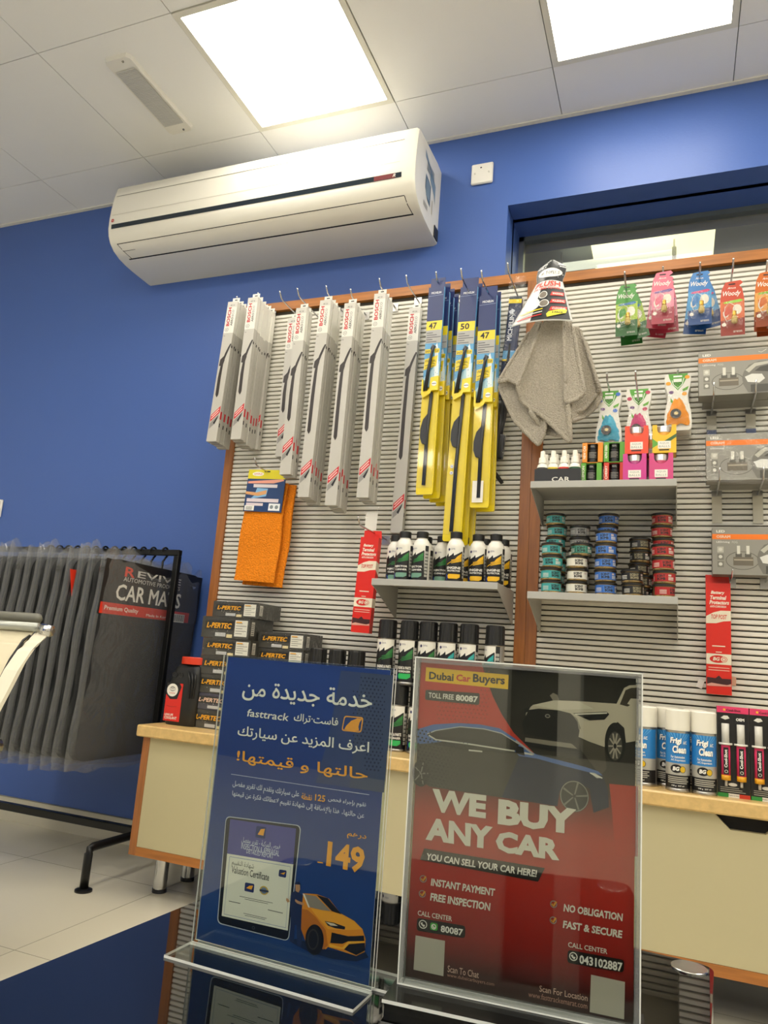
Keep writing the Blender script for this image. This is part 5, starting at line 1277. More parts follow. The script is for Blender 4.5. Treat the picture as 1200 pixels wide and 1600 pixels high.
# ================================================================== MAT RACK AND CAR MATS
RK = M('#121314', .38, .3)
RX, RY, RZ = -1.735, 2.275, CAMZ + .328
t = thing('mat_rack', 'black metal rack along the blue wall, hung with bagged car mats', 'rack', (RX, RY, 0))
m = MB().rbox(-1.9, .011, -.011, .011, RZ - .011, RZ + .011, RK, .002); m.build('top_rail', t)
MB().rbox(-.011, .011, -.011, .011, .125, RZ - .011, RK, .002).build('upright', t); MB().rbox(-1.9, -1.878, -.011, .011, .125, RZ - .011, RK, .002).build('upright', t)
MB().rbox(-1.878, -.011, -.013, .013, .117, .143, RK, .002).build('bottom_rail', t)
for x in (0, -1.889):
    m = MB().tube([(x, -.255, .004), (x, -.255, .112), (x, -.25, .124), (x, -.238, .129), (x, .2, .129), (x, .215, .124), (x, .22, .112), (x, .22, .004)], .0135, RK, 12)
    for y in (-.255, .22): m.lathe([(0, 0), (.027, 0), (.027, .006), (.02, .009), (.0135, .010)], RK, x, y, 22)
    m.build('foot', t)
MATC = M('#1b1d1e', .85, noise=.3, scale=300, bump=.3); CARDK = M('#1d1b1a', .4)
FX = .014
def mat_kind(sd):
    def make():
        t = thing('car_mat_set', '', 'car mats'); y0, y1, z1, z0 = -.305, .235, -.062, -.735
        m = MB(); o = []
        def corner(cy, cz, a0):
            for k in range(6): a = a0 + k * pi / 10; o.append((cy + .05 * cos(a), cz + .05 * sin(a)))
        corner(y1 - .05, z1 - .05, 0); corner(y0 + .05, z1 - .05, pi / 2); corner(y0 + .05, z0 + .05, pi); corner(y1 - .05, z0 + .05, 1.5 * pi)
        m.xprism(o, -FX, FX, MATC); m.build('mats', t)
        w = MB()
        def bag(u, v):            # closed sleeve round the mats, crumpled, pinched above and below
            a = 2 * pi * u; e = .35; s = 1 - .75 * max(0, (v - .93) / .07) - .7 * max(0, (.06 - v) / .06)
            cy = (y0 + y1) / 2; hy = (y1 - y0) / 2 + .012 + .003 * sin(13 * v)
            y = cy + hy * math.copysign(abs(cos(a)) ** e, cos(a)); x = (FX + .0035) * s * math.copysign(abs(sin(a)) ** e, sin(a))
            z = z0 - .035 + (z1 + .05 - z0 + .035 - .02) * v
            if v > .9: z += .018 * sin(23 * y + 2.1 * sd) + .014 * sin(61 * y + sd); x += .005 * sin(41 * y + 3 * sd) * (v - .9) * 10
            if v < .06: z += .008 * sin(37 * y + sd)
            x += .0014 * sin(31 * y + 17 * v + sd) * sin(9 * v + 5 * y + sd)
            return (x, y, z)
        w.grid(bag, 72, 40, BAG, wrap=True); w.build('plastic_bag', t)
        h = MB().tube([(0, -.004, -.075), (0, -.004, -.03)], .004, RK, 6); h.tube([(0, .0, -.03)] + [(0, .019 * sin(a), .019 * -cos(a) * 1.0) for a in [x * .42 for x in range(1, 12)]], .0038, RK, 6)
        h.build('hanger_hook', t)
        return t
    return make
mks = [Kind(mat_kind(0)), Kind(mat_kind(1)), Kind(mat_kind(2)), Kind(mat_kind(3.5))]
mx = [-1.795 - .0465 * k - (.008 if k else 0) for k in range(13)]
for i in (list(range(1, len(mx))) + [0]):
    x = mx[i]
    words = 'black bagged car mat set at the right end, printed card facing out' if i == 0 else 'black bagged car mat set on the rack, %s from the right end' % (ORD[i] if i < 12 else 'thirteenth')
    z = mks[i % 4]((x, RY, RZ), words, (0, .038 + .004 * rnd.random() * (i > 0), (rnd.random() - .5) * .02 * (i > 0)), group='bagged car mats')
    if i == 0: first = z
c0 = first
XF = mx[0] + FX
def mu(px, py): q = PX(px / 3.333, 820 + py / 3.333, XF + .002); return (q.y - RY, q.z - RZ)
f = side(FX + .0004)
m = MB()
def quadtxt(s, bl, tr, mat, L, **k):
    a, b = mu(*bl), mu(*tr); m.text(f, s, a[0], a[1], b[0] - a[0], b[1] - a[1], mat, L, **k)
a, b = mu(560, 185), mu(1030, 520)
m.rect(f, a[0], b[1] + .0, b[0], -.066, CARDK, 1)
quadtxt('R', (655, 268), (714, 228), M('#e2401f', .4), 3, bold=.02); quadtxt('EVIVE', (722, 274), (950, 286), M('#d6d3cc', .4), 3, bold=.01)
quadtxt('AUTOMOTIVE PRODUCTS', (650, 292), (945, 324), M('#cfccc4', .4), 3, bold=.01)
quadtxt('CAR MATS', (608, 390), (953, 362), M('#f1eee4', .4), 3, bold=.018)
a, b = mu(527, 458), mu(995, 468)
m.rect(f, a[0], a[1] - .0, b[0], mu(527, 397)[1], M('#d8341c', .4), 2)
quadtxt('Premium Quality', (553, 447), (733, 440), M('#f4ece0', .4), 4, bold=.015); quadtxt('Made In Korea', (772, 477), (893, 478), M('#f4ece0', .4), 4, bold=.01)
a, b = mu(903, 505), mu(972, 470); m.rect(f, a[0], a[1], b[0], b[1], M('#e8e4d8', .4), 5)
for k in range(16): m.rect(f, a[0] + .004 + k * (b[0] - a[0] - .008) / 16, a[1] + .005, a[0] + .004 + (k + .35 + .3 * (k % 3 == 0)) * (b[0] - a[0] - .008) / 16, b[1] - .003, INK, 6)
card_o = m.build('printed_card', c0)

# red cornered card peeping out further along the rack
q = PX(119, 905, -1.93)
t = thing('red_card', 'narrow red card corner showing between bagged mats on the rack', 'card', (-1.919, 2.0, q.z))
MB().xprism([(-.055, .03), (.05, .03), (.05, -.05), (-.03, -.06)], -.0006, .0006, M('#d8341c', .4)).build('card', t)

# ================================================================== WAITING CHAIR AT THE LEFT EDGE
LEA = M('#d9cfb2', .45); LEB = M('#e6dfca', .4); TUB = M('#a9aca4', .3, .4); DTU = M('#6b6a5e', .4)
cxr = -1.42
t = thing('waiting_chair', 'cream waiting room chair with tubular top rail, cut by left edge', 'chair', (cxr - .27, 1.05, 0))
pf = [(1.41, .795), (1.395, .775), (1.377, .763), (1.348, .717), (1.323, .659), (1.299, .606), (1.265, .53), (1.235, .47), (1.20, .43)]
def sl(y): return y - 1.05
def strip(name, x0, x1, th, mat, inset=0):
    n = len(pf)
    o = [(sl(y), z) for y, z in pf] + [(sl(y) - th * .7, z - th * .7) for y, z in reversed(pf)]
    vs = [(x, y, z) for x in (x0, x1) for y, z in o]; N = 2 * n
    m = MB(); m.add(vs, [(k, k + 1, N + k + 1, N + k) for k in range(N - 1)] + [(N - 1, 0, N, 2 * N - 1)] + [(k, N - 1 - k, N - 2 - k, k + 1) for k in range(n - 1)] + [(N + k, N + k + 1, N + N - 2 - k, N + N - 1 - k) for k in range(n - 1)], mat)
    return m.build(name, t)
strip('side_frame', .228, .27, .028, LEB); strip('side_frame', -.27, -.228, .028, LEB)
strip('backrest', -.222, .221, .012, LEA)
m = MB(); m.tube([(.2245, sl(y) - .004, z + .004) for y, z in pf[1:]], .0032, INK, 6); m.build('piping', t)
MB().tube([(-.26, sl(1.40), .80), (.235, sl(1.40), .80)], .011, TUB, 14).build('top_rail', t)
MB().tube([(-.26, sl(1.44), .822), (.19, sl(1.44), .822), (.2, sl(1.44), .820)], [.0135, .0135, .006], DTU, 14).build('head_roll', t)
MB().tube([(.245, sl(1.405), .797), (.274, sl(1.405), .793)], .014, CHROME, 14).build('end_cap', t)
MB().rbox(-.25, .25, sl(.78), sl(1.20), .40, .45, LEA, .02).build('seat', t)
for x in (-.22, .22):
    MB().tube([(x, sl(.82), .40), (x, sl(.80), .20), (x, sl(.79), .0)], .014, CHROME, 12).build('leg', t); MB().tube([(x, sl(1.18), .40), (x, sl(1.22), .2), (x, sl(1.24), 0)], .014, CHROME, 12).build('leg', t)
m = MB(); q = PX(-4, 1166, -1.42)
m.tube([(q.x + 1.69 + .0, sl(q.y), q.z), (q.x + 1.69 - .0, sl(q.y - .02), q.z - .0), (q.x + 1.69 - .0, sl(q.y - .25), q.z - .03), (q.x + 1.69, sl(q.y - .3), q.z - .1)], [.018, .020, .014, .012], CHROME, 14); m.tube([(q.x + 1.69, sl(1.17), .42), (q.x + 1.69, sl(q.y - .06), q.z - .01)], .010, CHROME, 10)
m.build('armrest', t)

# ================================================================== BLACK GLASS TABLE
TZ = CAMZ - .312
tl, tr, bl = PZ(432, 1357, TZ), PZ(1116, 1510, TZ), PZ(0, 1533, TZ)
ex = (tr - tl).normalized(); ey = Vector((-ex.y, ex.x, 0)); W = (tr - tl).length; D = .66
t = thing('glass_table', 'low black glass table in the foreground carrying the two poster stands', 'table', (tl.x, tl.y, 0), (0, 0, math.atan2(ex.y, ex.x)))
BG_ = M('#060708', .015, spec=1.0); r = .02; o = []
for cx, cy, a0 in ((W - r, -r, 0), (r, -r, pi / 2), (r, -D + r, pi), (W - r, -D + r, 1.5 * pi)):
    for k in range(7): a = a0 + k * pi / 12; o.append((cx + r * cos(a), cy + r * sin(a)))
n = len(o); m = MB()
m.add([(x, y, TZ) for x, y in o] + [(x, y, TZ - .008) for x, y in o], [tuple(range(n)), tuple(range(n, 2 * n))[::-1]], BG_)
m.add([(x, y, TZ - .0) for x, y in o] + [(x, y, TZ - .008) for x, y in o], [(k, n + k, n + (k + 1) % n, (k + 1) % n) for k in range(n)], M('#5a4a40', .2))
m.build('table_top', t)
dq = PZ(1077, 1513, TZ)
dl = Matrix.Rotation(-math.atan2(ex.y, ex.x), 3, 'Z') @ Vector((dq.x - tl.x, dq.y - tl.y, 0))
DISC = M('#cfcfca', .22, 1.0)
for i, (x, y) in enumerate(((dl.x, dl.y), (W - dl.x, dl.y), (W - dl.x, -D - dl.y), (dl.x, -D - dl.y))):
    m = MB().lathe([(.0195, TZ), (.0195, TZ + .0012), (.0185, TZ + .0018), (0, TZ + .0018)], DISC, x, y, 32)
    m.build('mounting_disc', t)
    MB().lathe([(0, 0), (.03, 0), (.03, .01), (.024, .012), (.024, TZ - .0085)], CHROME, x, y, 24).build('leg', t)

# ================================================================== POSTER STANDS
class Stand:
    def __init__(s, x, y, z, yaw, tilt):
        s.o = Vector((x, y, z)); s.R = Matrix.Rotation(yaw, 3, 'Z'); s.tilt = tilt; s.yaw = yaw
        s.f = lambda u, v, l: (u, v * sin(tilt) - l * cos(tilt), v * cos(tilt) + l * sin(tilt))
        s.U = s.R @ Vector((1, 0, 0)); s.V = s.R @ Vector((0, sin(tilt), cos(tilt))); s.N = s.U.cross(s.V)
        s.m = MB()
    def uv(s, px, py):
        d = ray(px, py); o = s.o - Vector((0, 0, CAMZ)); k = o.dot(s.N) / d.dot(s.N); q = d * k - o
        return (q.dot(s.U), q.dot(s.V))
def slab(m, f, u0, u1, v0, v1, l0, l1, mf, me, ends='lrtb'):
    P8 = lambda u, v, l: f(u, v, l)
    vs = [P8(u, v, l) for l in (l0, l1) for v in (v0, v1) for u in (u0, u1)]
    m.add(vs, [(0, 1, 3, 2), (4, 6, 7, 5)], mf)
    fs = {'b': (0, 4, 5, 1), 't': (2, 3, 7, 6), 'l': (0, 2, 6, 4), 'r': (1, 5, 7, 3)}
    m.add(vs, [fs[e] for e in ends], me)
PL_ = .00014 / LIFT
class Pr:                         # prints on a poster sheet, positions read in a crop: px = ox + x / k
    def __init__(s, st, ox, oy, k): s.st, s.ox, s.oy, s.k = st, ox, oy, k; s.m = MB()
    def q(s, x, y): return s.st.uv(s.ox + x / s.k, s.oy + y / s.k)
    def at(s, ox, oy, k): s.ox, s.oy, s.k = ox, oy, k
    def poly(s, pts, mat, L=1): s.m.poly(s.st.f, [s.q(*p) for p in pts], mat, L * PL_); return s
    def line(s, pts, w, mat, L=2): s.m.line(s.st.f, [s.q(*p) for p in pts], w, mat, L * PL_); return s
    def text(s, t_, bl, tr, mat, L=6, **k):
        a, b = s.q(*bl), s.q(*tr); s.m.text(s.st.f, t_, a[0], a[1], b[0] - a[0], b[1] - a[1], mat, L * PL_, **k); return s
    def disc(s, c, rx, ry, mat, L=3, n=28):
        a = s.q(*c); b = s.q(c[0] + rx, c[1]); e = s.q(c[0], c[1] - ry); s.m.disc(s.st.f, a[0], a[1], math.hypot(b[0] - a[0], b[1] - a[1]), math.hypot(e[0] - a[0], e[1] - a[1]), mat, L * PL_, n); return s
    def ring(s, c, rx, ry, w, mat, L=3, n=28):
        a = s.q(*c); b = s.q(c[0] + rx, c[1]); e = s.q(c[0], c[1] - ry); s.m.ring(s.st.f, a[0], a[1], math.hypot(b[0] - a[0], b[1] - a[1]), math.hypot(e[0] - a[0], e[1] - a[1]), w, mat, L * PL_, n); return s
    def rrect(s, tl, tr, br, bl, r, mat, L=2):
        p = [Vector(s.q(*c)) for c in (tl, tr, br, bl)]; o = []
        for i in range(4):
            a, b, c = p[i - 1], p[i], p[(i + 1) % 4]; d1 = (a - b).normalized() * r; d2 = (c - b).normalized() * r
            for k in range(6): w = k / 5; o.append(b + d1 * (1 - w) ** 2 + d2 * w ** 2)
        s.m.poly(s.st.f, [tuple(x) for x in o], mat, L * PL_); return s
    def build(s, name, par): o = s.m.build(name, par); s.m = MB(); return o
def vramp(name, stops, axis=2, rough=.35):
    """printed ink that fades along the sheet (part of the poster's own artwork)"""
    m = bpy.data.materials.new(name); m.use_nodes = True; nt = m.node_tree; b = nt.nodes['Principled BSDF']; b.inputs['Roughness'].default_value = rough
    tc = nt.nodes.new('ShaderNodeTexCoord'); sp = nt.nodes.new('ShaderNodeSeparateXYZ'); r = nt.nodes.new('ShaderNodeValToRGB'); mr = nt.nodes.new('ShaderNodeMapRange')
    nt.links.new(tc.outputs['Object'], sp.inputs[0]); nt.links.new(sp.outputs[axis], mr.inputs[0]); mr.inputs[1].default_value = stops[0][0]; mr.inputs[2].default_value = stops[-1][0]
    while len(r.color_ramp.elements) < len(stops): r.color_ramp.elements.new(.5)
    for e, (z, c) in zip(r.color_ramp.elements, stops): e.position = (z - stops[0][0]) / (stops[-1][0] - stops[0][0]); e.color = lin(c)
    nt.links.new(mr.outputs[0], r.inputs[0]); nt.links.new(r.outputs[0], b.inputs['Base Color']); return m

# ---- left stand: blue poster
S = Stand(-.372, .732, TZ + .0028, -.039, 0.0)
t = thing('poster_stand', 'clear acrylic stand holding the blue poster priced 149', 'poster stand', S.o, (0, 0, S.yaw))
W, H = .21, .299
PB = vramp('blue_ink', [(0, '#1a3568'), (.03, '#1b3f7c'), (.12, '#17387a'), (.2, '#1a3478'), (.3, '#1f3c86')])
slab_m = MB(); slab(slab_m, S.f, -W / 2 + .003, W / 2 - .005, .002, H - .002, -.0003, .0003, PB, PAPER); paper = slab_m.build('printed_sheet', t)
WT = M('#f0ede6', .4); OR = M('#f0a51c', .4); LB = M('#ccd3e6', .4)
p = Pr(S, 260, 1020, 3.158)
# the lift of prints starts above the paper
S_f = S.f; S.f = lambda u, v, l: S_f(u, v, l + .0004)
p.poly([(862, 88), (1122, 112), (1075, 690), (738, 640), (800, 420)], M('#33406a', .4), 1)
p.poly([(960, 97), (1122, 112), (1075, 690), (905, 665), (930, 400)], M('#3d4660', .4), 2)
for j in range(26):
    for i in range(9):
        x = 925 + i * 19 + (j % 2) * 9 + (26 - j) * .0; y = 118 + j * 18 + i * 2
        if x > 1088 - j * 1.0 or (i < 3 and j > 18) or (j < 4 and i < 2): continue
        p.disc((x, y), 4.5 - .25 * abs(i - 5), 5.5 - .3 * abs(i - 5), M('#161b2c', .4), 3, 8)
p.text(arabic('خدمة جديدة من'), (374, 232), (1022, 190), WT, 6, bold=.012)
p.text('fasttrack', (400, 313), (608, 300), WT, 6, bold=.01, shear=.1); p.text(arabic('فاست·تراك'), (630, 345), (852, 322), WT, 6, bold=.012)
p.rrect((880, 310), (975, 318), (964, 394), (866, 384), .003, OR, 5); p.rrect((884, 316), (969, 323), (959, 388), (872, 379), .0025, M('#22366e', .4), 6)
p.poly([(880, 378), (890, 360), (915, 335), (945, 323), (968, 325), (955, 345), (950, 365), (953, 384), (925, 386)], OR, 7)
p.text(arabic('اعرف المزيد عن سيارتك'), (352, 420), (1005, 440), WT, 6, bold=.012)
p.text(arabic('حالتها و قيمتها!'), (347, 545), (998, 572), OR, 6, bold=.012)
p.line([(322, 598), (1003, 700)], .0005, LB, 5)
p.text(arabic('نقوم بإجراء فحص'), (800, 738), (988, 738), LB, 6, bold=.012, res=1); p.text('125', (735, 728), (788, 704), OR, 6, bold=.02); p.text(arabic('نقطة'), (668, 720), (722, 698), OR, 6, bold=.012, res=1)
p.text(arabic('على سيارتك ونقدم لك تقرير مفصل'), (328, 668), (660, 682), LB, 6, bold=.012, res=1)
p.text(arabic('عن حالتها، هذا بالإضافة إلى شهادة تقييم لاعطائك فكرة عن قيمتها'), (326, 714), (980, 788), LB, 6, bold=.012, res=1)
p.build('headline_print', paper)
p.at(260, 1280, 3.158)                     # tablet with a certificate, price, attendant and car
p.rrect((296, -17), (668, 30), (606, 602), (252, 512), .006, M('#b9c0cc', .3), 4); p.rrect((299, -12), (663, 33), (603, 597), (257, 508), .0055, M('#121418', .3), 5)
p.poly([(318, -2), (643, 45), (629, 222), (303, 168)], M('#4a4a92', .35), 6); p.poly([(303, 168), (629, 222), (602, 548), (276, 475)], M('#e3e1d4', .4), 6)
p.line([(316, 183), (616, 233), (592, 534), (288, 466), (316, 183)], .0006, M('#8a96b8', .4), 7)
for a, b, c, d in (((448, 32), (496, 38), (490, 96), (442, 88)), ((560, 246), (597, 252), (593, 288), (556, 280)), ((392, 310), (438, 318), (434, 362), (388, 352))):
    p.rrect(a, b, c, d, .0015, M('#1f2c66', .4), 7); p.poly([(a[0] + 6, d[1] - 14), (a[0] + 22, a[1] + 16), (b[0] - 6, b[1] + 8), (b[0] - 14, c[1] - 16)], OR, 8)
p.disc((485, 350), 21, 22, M('#c9a845', .4), 7); p.disc((485, 350), 15, 16, M('#6b7a90', .4), 8); p.poly([(464, 343), (508, 350), (508, 360), (464, 353)], M('#2a3550', .4), 9)
p.text(arabic('فحص المركبة - تقرير مفصل'), (373, 118), (566, 122), LB, 7, res=1); p.text('INSPECTION & APPRAISAL', (372, 144), (562, 153), LB, 7); p.text('DETAILED REPORT', (398, 166), (532, 171), LB, 7)
p.text(arabic('شهادة التقييم'), (325, 232), (437, 219), INK, 7, res=1); p.text('Valuation Certificate', (324, 262), (512, 268), INK, 7, bold=.008)
for a, b, w in (((365, 378), (528, 412), .0005), ((390, 392), (505, 416), .0005), ((312, 402), (368, 414), .0007), ((504, 445), (578, 462), .0007), ((384, 462), (498, 488), .0005), ((390, 472), (490, 494), .0005)): p.line([a, b], w, M('#5b5b58', .4), 7)
p.ring((433, 534), 7, 8, .0005, M('#55585e', .3), 7)
p.text(arabic('درهم'), (893, 92), (990, 78), OR, 6, bold=.012); p.text('149', (790, 232), (985, 140), OR, 6, bold=.035); p.line([(748, 210), (775, 214)], .0011, OR, 6)
SH = M('#10203f', .4)
p.poly([(610, 600), (640, 588), (720, 610), (800, 640), (900, 660), (985, 655), (1000, 680), (940, 700), (820, 688), (700, 650)], SH, 5)
NV = M('#1b2950', .4); SKN = M('#b98a64', .5)            # attendant in navy overalls
p.poly([(640, 318), (662, 320), (664, 345), (655, 360), (640, 352)], SKN, 7); p.poly([(636, 318), (640, 308), (658, 306), (666, 322), (640, 320)], NV, 8)
p.poly([(622, 360), (640, 352), (656, 360), (684, 380), (692, 408), (682, 425), (668, 440), (672, 600), (664, 628), (648, 624), (645, 520), (636, 520), (632, 606), (612, 600), (616, 480), (612, 410), (598, 402), (604, 392)], NV, 6)
p.poly([(640, 392), (652, 400), (682, 412), (682, 424), (650, 414), (638, 402)], SKN, 8); p.poly([(596, 386), (606, 392), (612, 404), (602, 410), (594, 398)], SKN, 8)
CO = M('#dc8a12', .35); CO2 = M('#b86a0e', .35); CK = M('#14130f', .35)      # orange car seen from its front corner
p.poly([(672, 440), (668, 540), (690, 600), (790, 640), (800, 628), (940, 672), (982, 652), (986, 590), (970, 540), (930, 500), (862, 462), (805, 390), (745, 368), (678, 364)], CO, 7)
p.poly([(745, 372), (800, 388), (868, 468), (820, 452)], CK, 8); p.poly([(684, 368), (742, 378), (815, 452), (770, 446), (712, 432), (694, 408)], M('#8d8478', .3), 8); p.poly([(676, 364), (686, 368), (712, 434), (704, 432)], M('#e8e2d4', .3), 9)
p.poly([(715, 436), (800, 452), (870, 468), (930, 500), (968, 540), (900, 545), (800, 540), (740, 470)], M('#eaa224', .35), 8); p.poly([(672, 440), (700, 445), (740, 480), (790, 545), (800, 620), (778, 640), (690, 600), (668, 540)], CO2, 8)
p.poly([(785, 500), (830, 508), (886, 528), (884, 542), (838, 536), (800, 522)], CK, 9); p.poly([(790, 504), (830, 512), (850, 524), (815, 522)], M('#d8cdb8', .3), 10)
p.poly([(820, 556), (900, 575), (978, 572), (980, 598), (900, 600), (872, 612), (812, 608)], CK, 9); p.poly([(808, 612), (872, 630), (900, 600), (980, 600), (982, 606), (905, 612), (880, 640), (808, 628)], M('#f0b02c', .35), 10); p.poly([(880, 640), (905, 614), (982, 608), (984, 645), (940, 668)], CK, 9)
p.disc((735, 592), 45, 76, CK, 10, 32); p.disc((728, 590), 28, 52, M('#3a352c', .35), 11); p.disc((728, 590), 22, 44, CK, 12)
p.text('fasttrackemarat.com', (805, 738), (935, 775), M('#9fb0cf', .4), 6)
p.build('artwork_print', paper)
S.f = S_f
m = MB(); slab(m, S.f, -W / 2, W / 2, .0, H, .0028, .0050, ACRYL, EDGE); m.build('front_sheet', t)
m = MB(); slab(m, S.f, -W / 2, W / 2, .0, H, -.0040, -.0018, ACRYL, EDGE); m.build('back_sheet', t)
m = MB(); fb = lambda u, v, l: (u, -v, l - .0028)
slab(m, fb, -W / 2 - .001, W / 2 + .001, .0052, .047, 0, .0026, ACRYL, EDGE); slab(m, fb, -W / 2 + .002, W / 2 + .012, -.045, -.0042, 0, .0026, ACRYL, EDGE); m.build('base', t)

# ---- right stand: red poster
S = Stand(-.137, .746, TZ + .011, .073, -.036)
t = thing('poster_stand', 'clear acrylic frame holding the red car buying poster', 'poster stand', S.o, (0, 0, S.yaw))
W, H = .218, .305
DK = vramp('dark_ink', [(0, '#1a0c0a'), (.02, '#3a1210'), (.05, '#8e1a14'), (.10, '#b0241a'), (.15, '#b53424'), (.172, '#8a2a20'), (.195, '#3b2c26'), (.21, '#2b2926'), (.3, '#262421')])
m = MB(); slab(m, S.f, -W / 2 + .006, W / 2 - .006, .004, H - .004, -.0003, .0003, DK, PAPER); paper = m.build('printed_sheet', t)
S_f = S.f; S.f = lambda u, v, l: S_f(u, v, l + .0004)
p = Pr(S, 620, 1010, 2.927); RD = M('#c23a2c', .35); GB = M('#4f6fae', .35); NVB = M('#16233f', .35)
a = S.uv(657, 1030)
p.poly([(112, 54), (388, 76), (410, 150), (440, 230), (480, 310), (535, 395), (640, 500), (560, 470), (440, 372), (330, 352), (170, 362), (97, 380)], RD, 1)
p.poly([(972, 628), (1104, 640), (1102, 960), (1000, 960), (985, 760)], M('#b8301f', .35), 1)
dots = M('#3a2e28', .4)
for j in range(15):
    for i in range(13):
        x, y = 205 + i * 18 + (j % 2) * 9 - j * 1.5, 95 + j * 18 + i * 1.5
        if y < 340 and x < 430 + j * 3 and (x > 380 - 0 or y > 200): p.disc((x, y), 3.4, 3.4, M('#8a3a2c', .4), 2, 7)
for j in range(16):
    for i in range(13):
        x, y = 100 + i * 18 + (j % 2) * 9, 380 + j * 16 + i * 4
        if x < 330 - j * 7 + 60: p.disc((x, y), 4.6 - .2 * i, 4.6 - .2 * i, M('#070605', .4), 8, 7)
for i in range(5):
    for j in range(4): p.disc((400 + i * 18 + (j % 2) * 9, 84 + j * 13 + i * 2), 4, 4, M('#15130f', .4), 2, 7)
p.poly([(135, 95), (512, 130), (509, 196), (131, 158)], M('#f0c20e', .35), 3)
BKT = M('#26231e', .4)
p.text('Dubai', (148, 150), (262, 124), BKT, 5, bold=.03); p.text('Car', (272, 158), (340, 132), M('#d2452c', .4), 5, bold=.035); p.text('Buyers', (348, 174), (496, 136), BKT, 5, bold=.03)
p.rrect((132, 198), (380, 214), (378, 268), (130, 244), .002, M('#3a3934', .4), 3)
p.text('TOLL FREE', (146, 234), (262, 220), WT, 5, bold=.015); p.text('80087', (270, 248), (372, 228), WT, 5, bold=.035)
# white car, front right
SW = M('#c3b9a8', .3); SD = M('#17171a', .3); SM = M('#8b8378', .3)
p.poly([(620, 270), (720, 246), (830, 250), (1005, 262), (1040, 190), (1064, 178), (1106, 176), (1106, 430), (1048, 440), (1040, 372), (1010, 345), (975, 370), (955, 430), (950, 460), (880, 435), (835, 415), (600, 380), (588, 340), (592, 295)], SW, 2)
p.poly([(1020, 265), (1046, 200), (1070, 190), (1106, 188), (1106, 270), (1080, 262), (1055, 275)], M('#3a342c', .3), 3); p.poly([(1054, 262), (1070, 238), (1106, 240), (1106, 268), (1075, 272)], SW, 4)
p.poly([(604, 290), (650, 284), (740, 292), (795, 306), (830, 345), (836, 385), (830, 420), (740, 432), (580, 400), (574, 350)], SD, 3); p.poly([(800, 310), (826, 344), (832, 380), (842, 376), (826, 330)], SM, 4); p.ring((690, 318), 12, 9, .0009, M('#9a968c', .3), 4)
p.poly([(588, 416), (800, 444), (826, 468), (700, 452), (586, 434)], SM, 4); p.poly([(580, 434), (700, 455), (830, 470), (835, 500), (700, 478), (600, 455)], SD, 3)
p.poly([(805, 305), (960, 298), (972, 310), (950, 335), (880, 338)], SD, 4); p.line([(815, 310), (962, 304)], .0013, M('#d8d2c4', .3), 5); p.poly([(582, 285), (612, 276), (600, 300), (585, 305)], SD, 4)
p.poly([(700, 224), (715, 212), (735, 222), (742, 245), (715, 248)], SM, 3); p.poly([(620, 268), (720, 246), (830, 250), (900, 285), (740, 290)], M('#d2c9b8', .3), 3)
p.disc((998, 440), 47, 92, SD, 3, 36); p.disc((998, 455), 33, 66, M('#4a4742', .35), 4); 
for k in range(10): p.line([(998, 455), (998 + 30 * cos(k * .628), 455 + 60 * sin(k * .628))], .0014, M('#a89f92', .3), 5)
p.disc((998, 455), 7, 12, SD, 6)
p.poly([(835, 420), (950, 462), (960, 560), (930, 590), (840, 470)], M('#4b463f', .35), 2)
# blue saloon in side view
p.poly([(97, 378), (170, 356), (280, 350), (380, 356), (470, 374), (540, 420), (610, 478), (640, 494), (760, 524), (860, 550), (920, 570), (946, 600), (966, 660), (970, 735), (900, 760), (880, 650), (812, 612), (745, 660), (735, 730), (480, 690), (160, 640), (98, 600)], NVB, 3)
p.poly([(97, 378), (170, 356), (280, 350), (380, 356), (470, 374), (540, 420), (610, 478), (640, 494), (760, 524), (860, 550), (920, 570), (942, 590), (880, 575), (760, 545), (640, 512), (560, 500), (540, 482), (320, 458), (180, 440), (94, 446)], GB, 4)
p.poly([(140, 400), (180, 384), (290, 368), (400, 378), (480, 398), (560, 448), (540, 478), (320, 440), (180, 424)], M('#3a3833', .25), 5); p.line([(140, 400), (180, 384), (290, 367), (400, 377), (480, 397), (560, 446)], .0009, M('#b9bcb6', .3), 6); p.line([(142, 402), (180, 426), (320, 444), (540, 478)], .0014, M('#cfcdc2', .3), 6)
p.line([(545, 430), (628, 494)], .0018, M('#a9a8ae', .3), 6); p.poly([(540, 450), (580, 462), (586, 500), (545, 488)], SD, 7); p.line([(580, 486), (622, 494)], .0016, M('#c9c9c4', .3), 6); p.line([(330, 474), (392, 480)], .0014, M('#cfcdc2', .3), 6)
p.poly([(240, 430), (330, 445), (540, 480), (560, 500), (480, 690), (150, 640), (98, 600), (97, 450)], M('#34342f', .35), 5)
p.disc((812, 684), 66, 72, M('#2e2f30', .35), 5, 36); p.ring((812, 684), 65, 70, .0008, M('#8d8d86', .3), 6)
for k in range(5): p.poly([(812 + 8 * cos(k * 1.257 + .3), 684 + 8 * sin(k * 1.257 + .3)), (812 + 60 * cos(k * 1.257 + .05), 684 + 66 * sin(k * 1.257 + .05)), (812 + 60 * cos(k * 1.257 - .1), 684 + 66 * sin(k * 1.257 - .1)), (812 + 8 * cos(k * 1.257 - .4), 684 + 8 * sin(k * 1.257 - .4))], M('#77776f', .3), 7)
p.disc((112, 580), 40, 60, M('#26251f', .35), 6); 
for k in range(5): p.line([(112, 580), (112 + 34 * cos(k * 1.257), 580 + 52 * sin(k * 1.257))], .0012, M('#77776f', .3), 7)
p.poly([(880, 575), (905, 578), (942, 600), (915, 602)], M('#c9c8c0', .3), 6); p.line([(884, 578), (940, 602)], .0008, WT, 7)
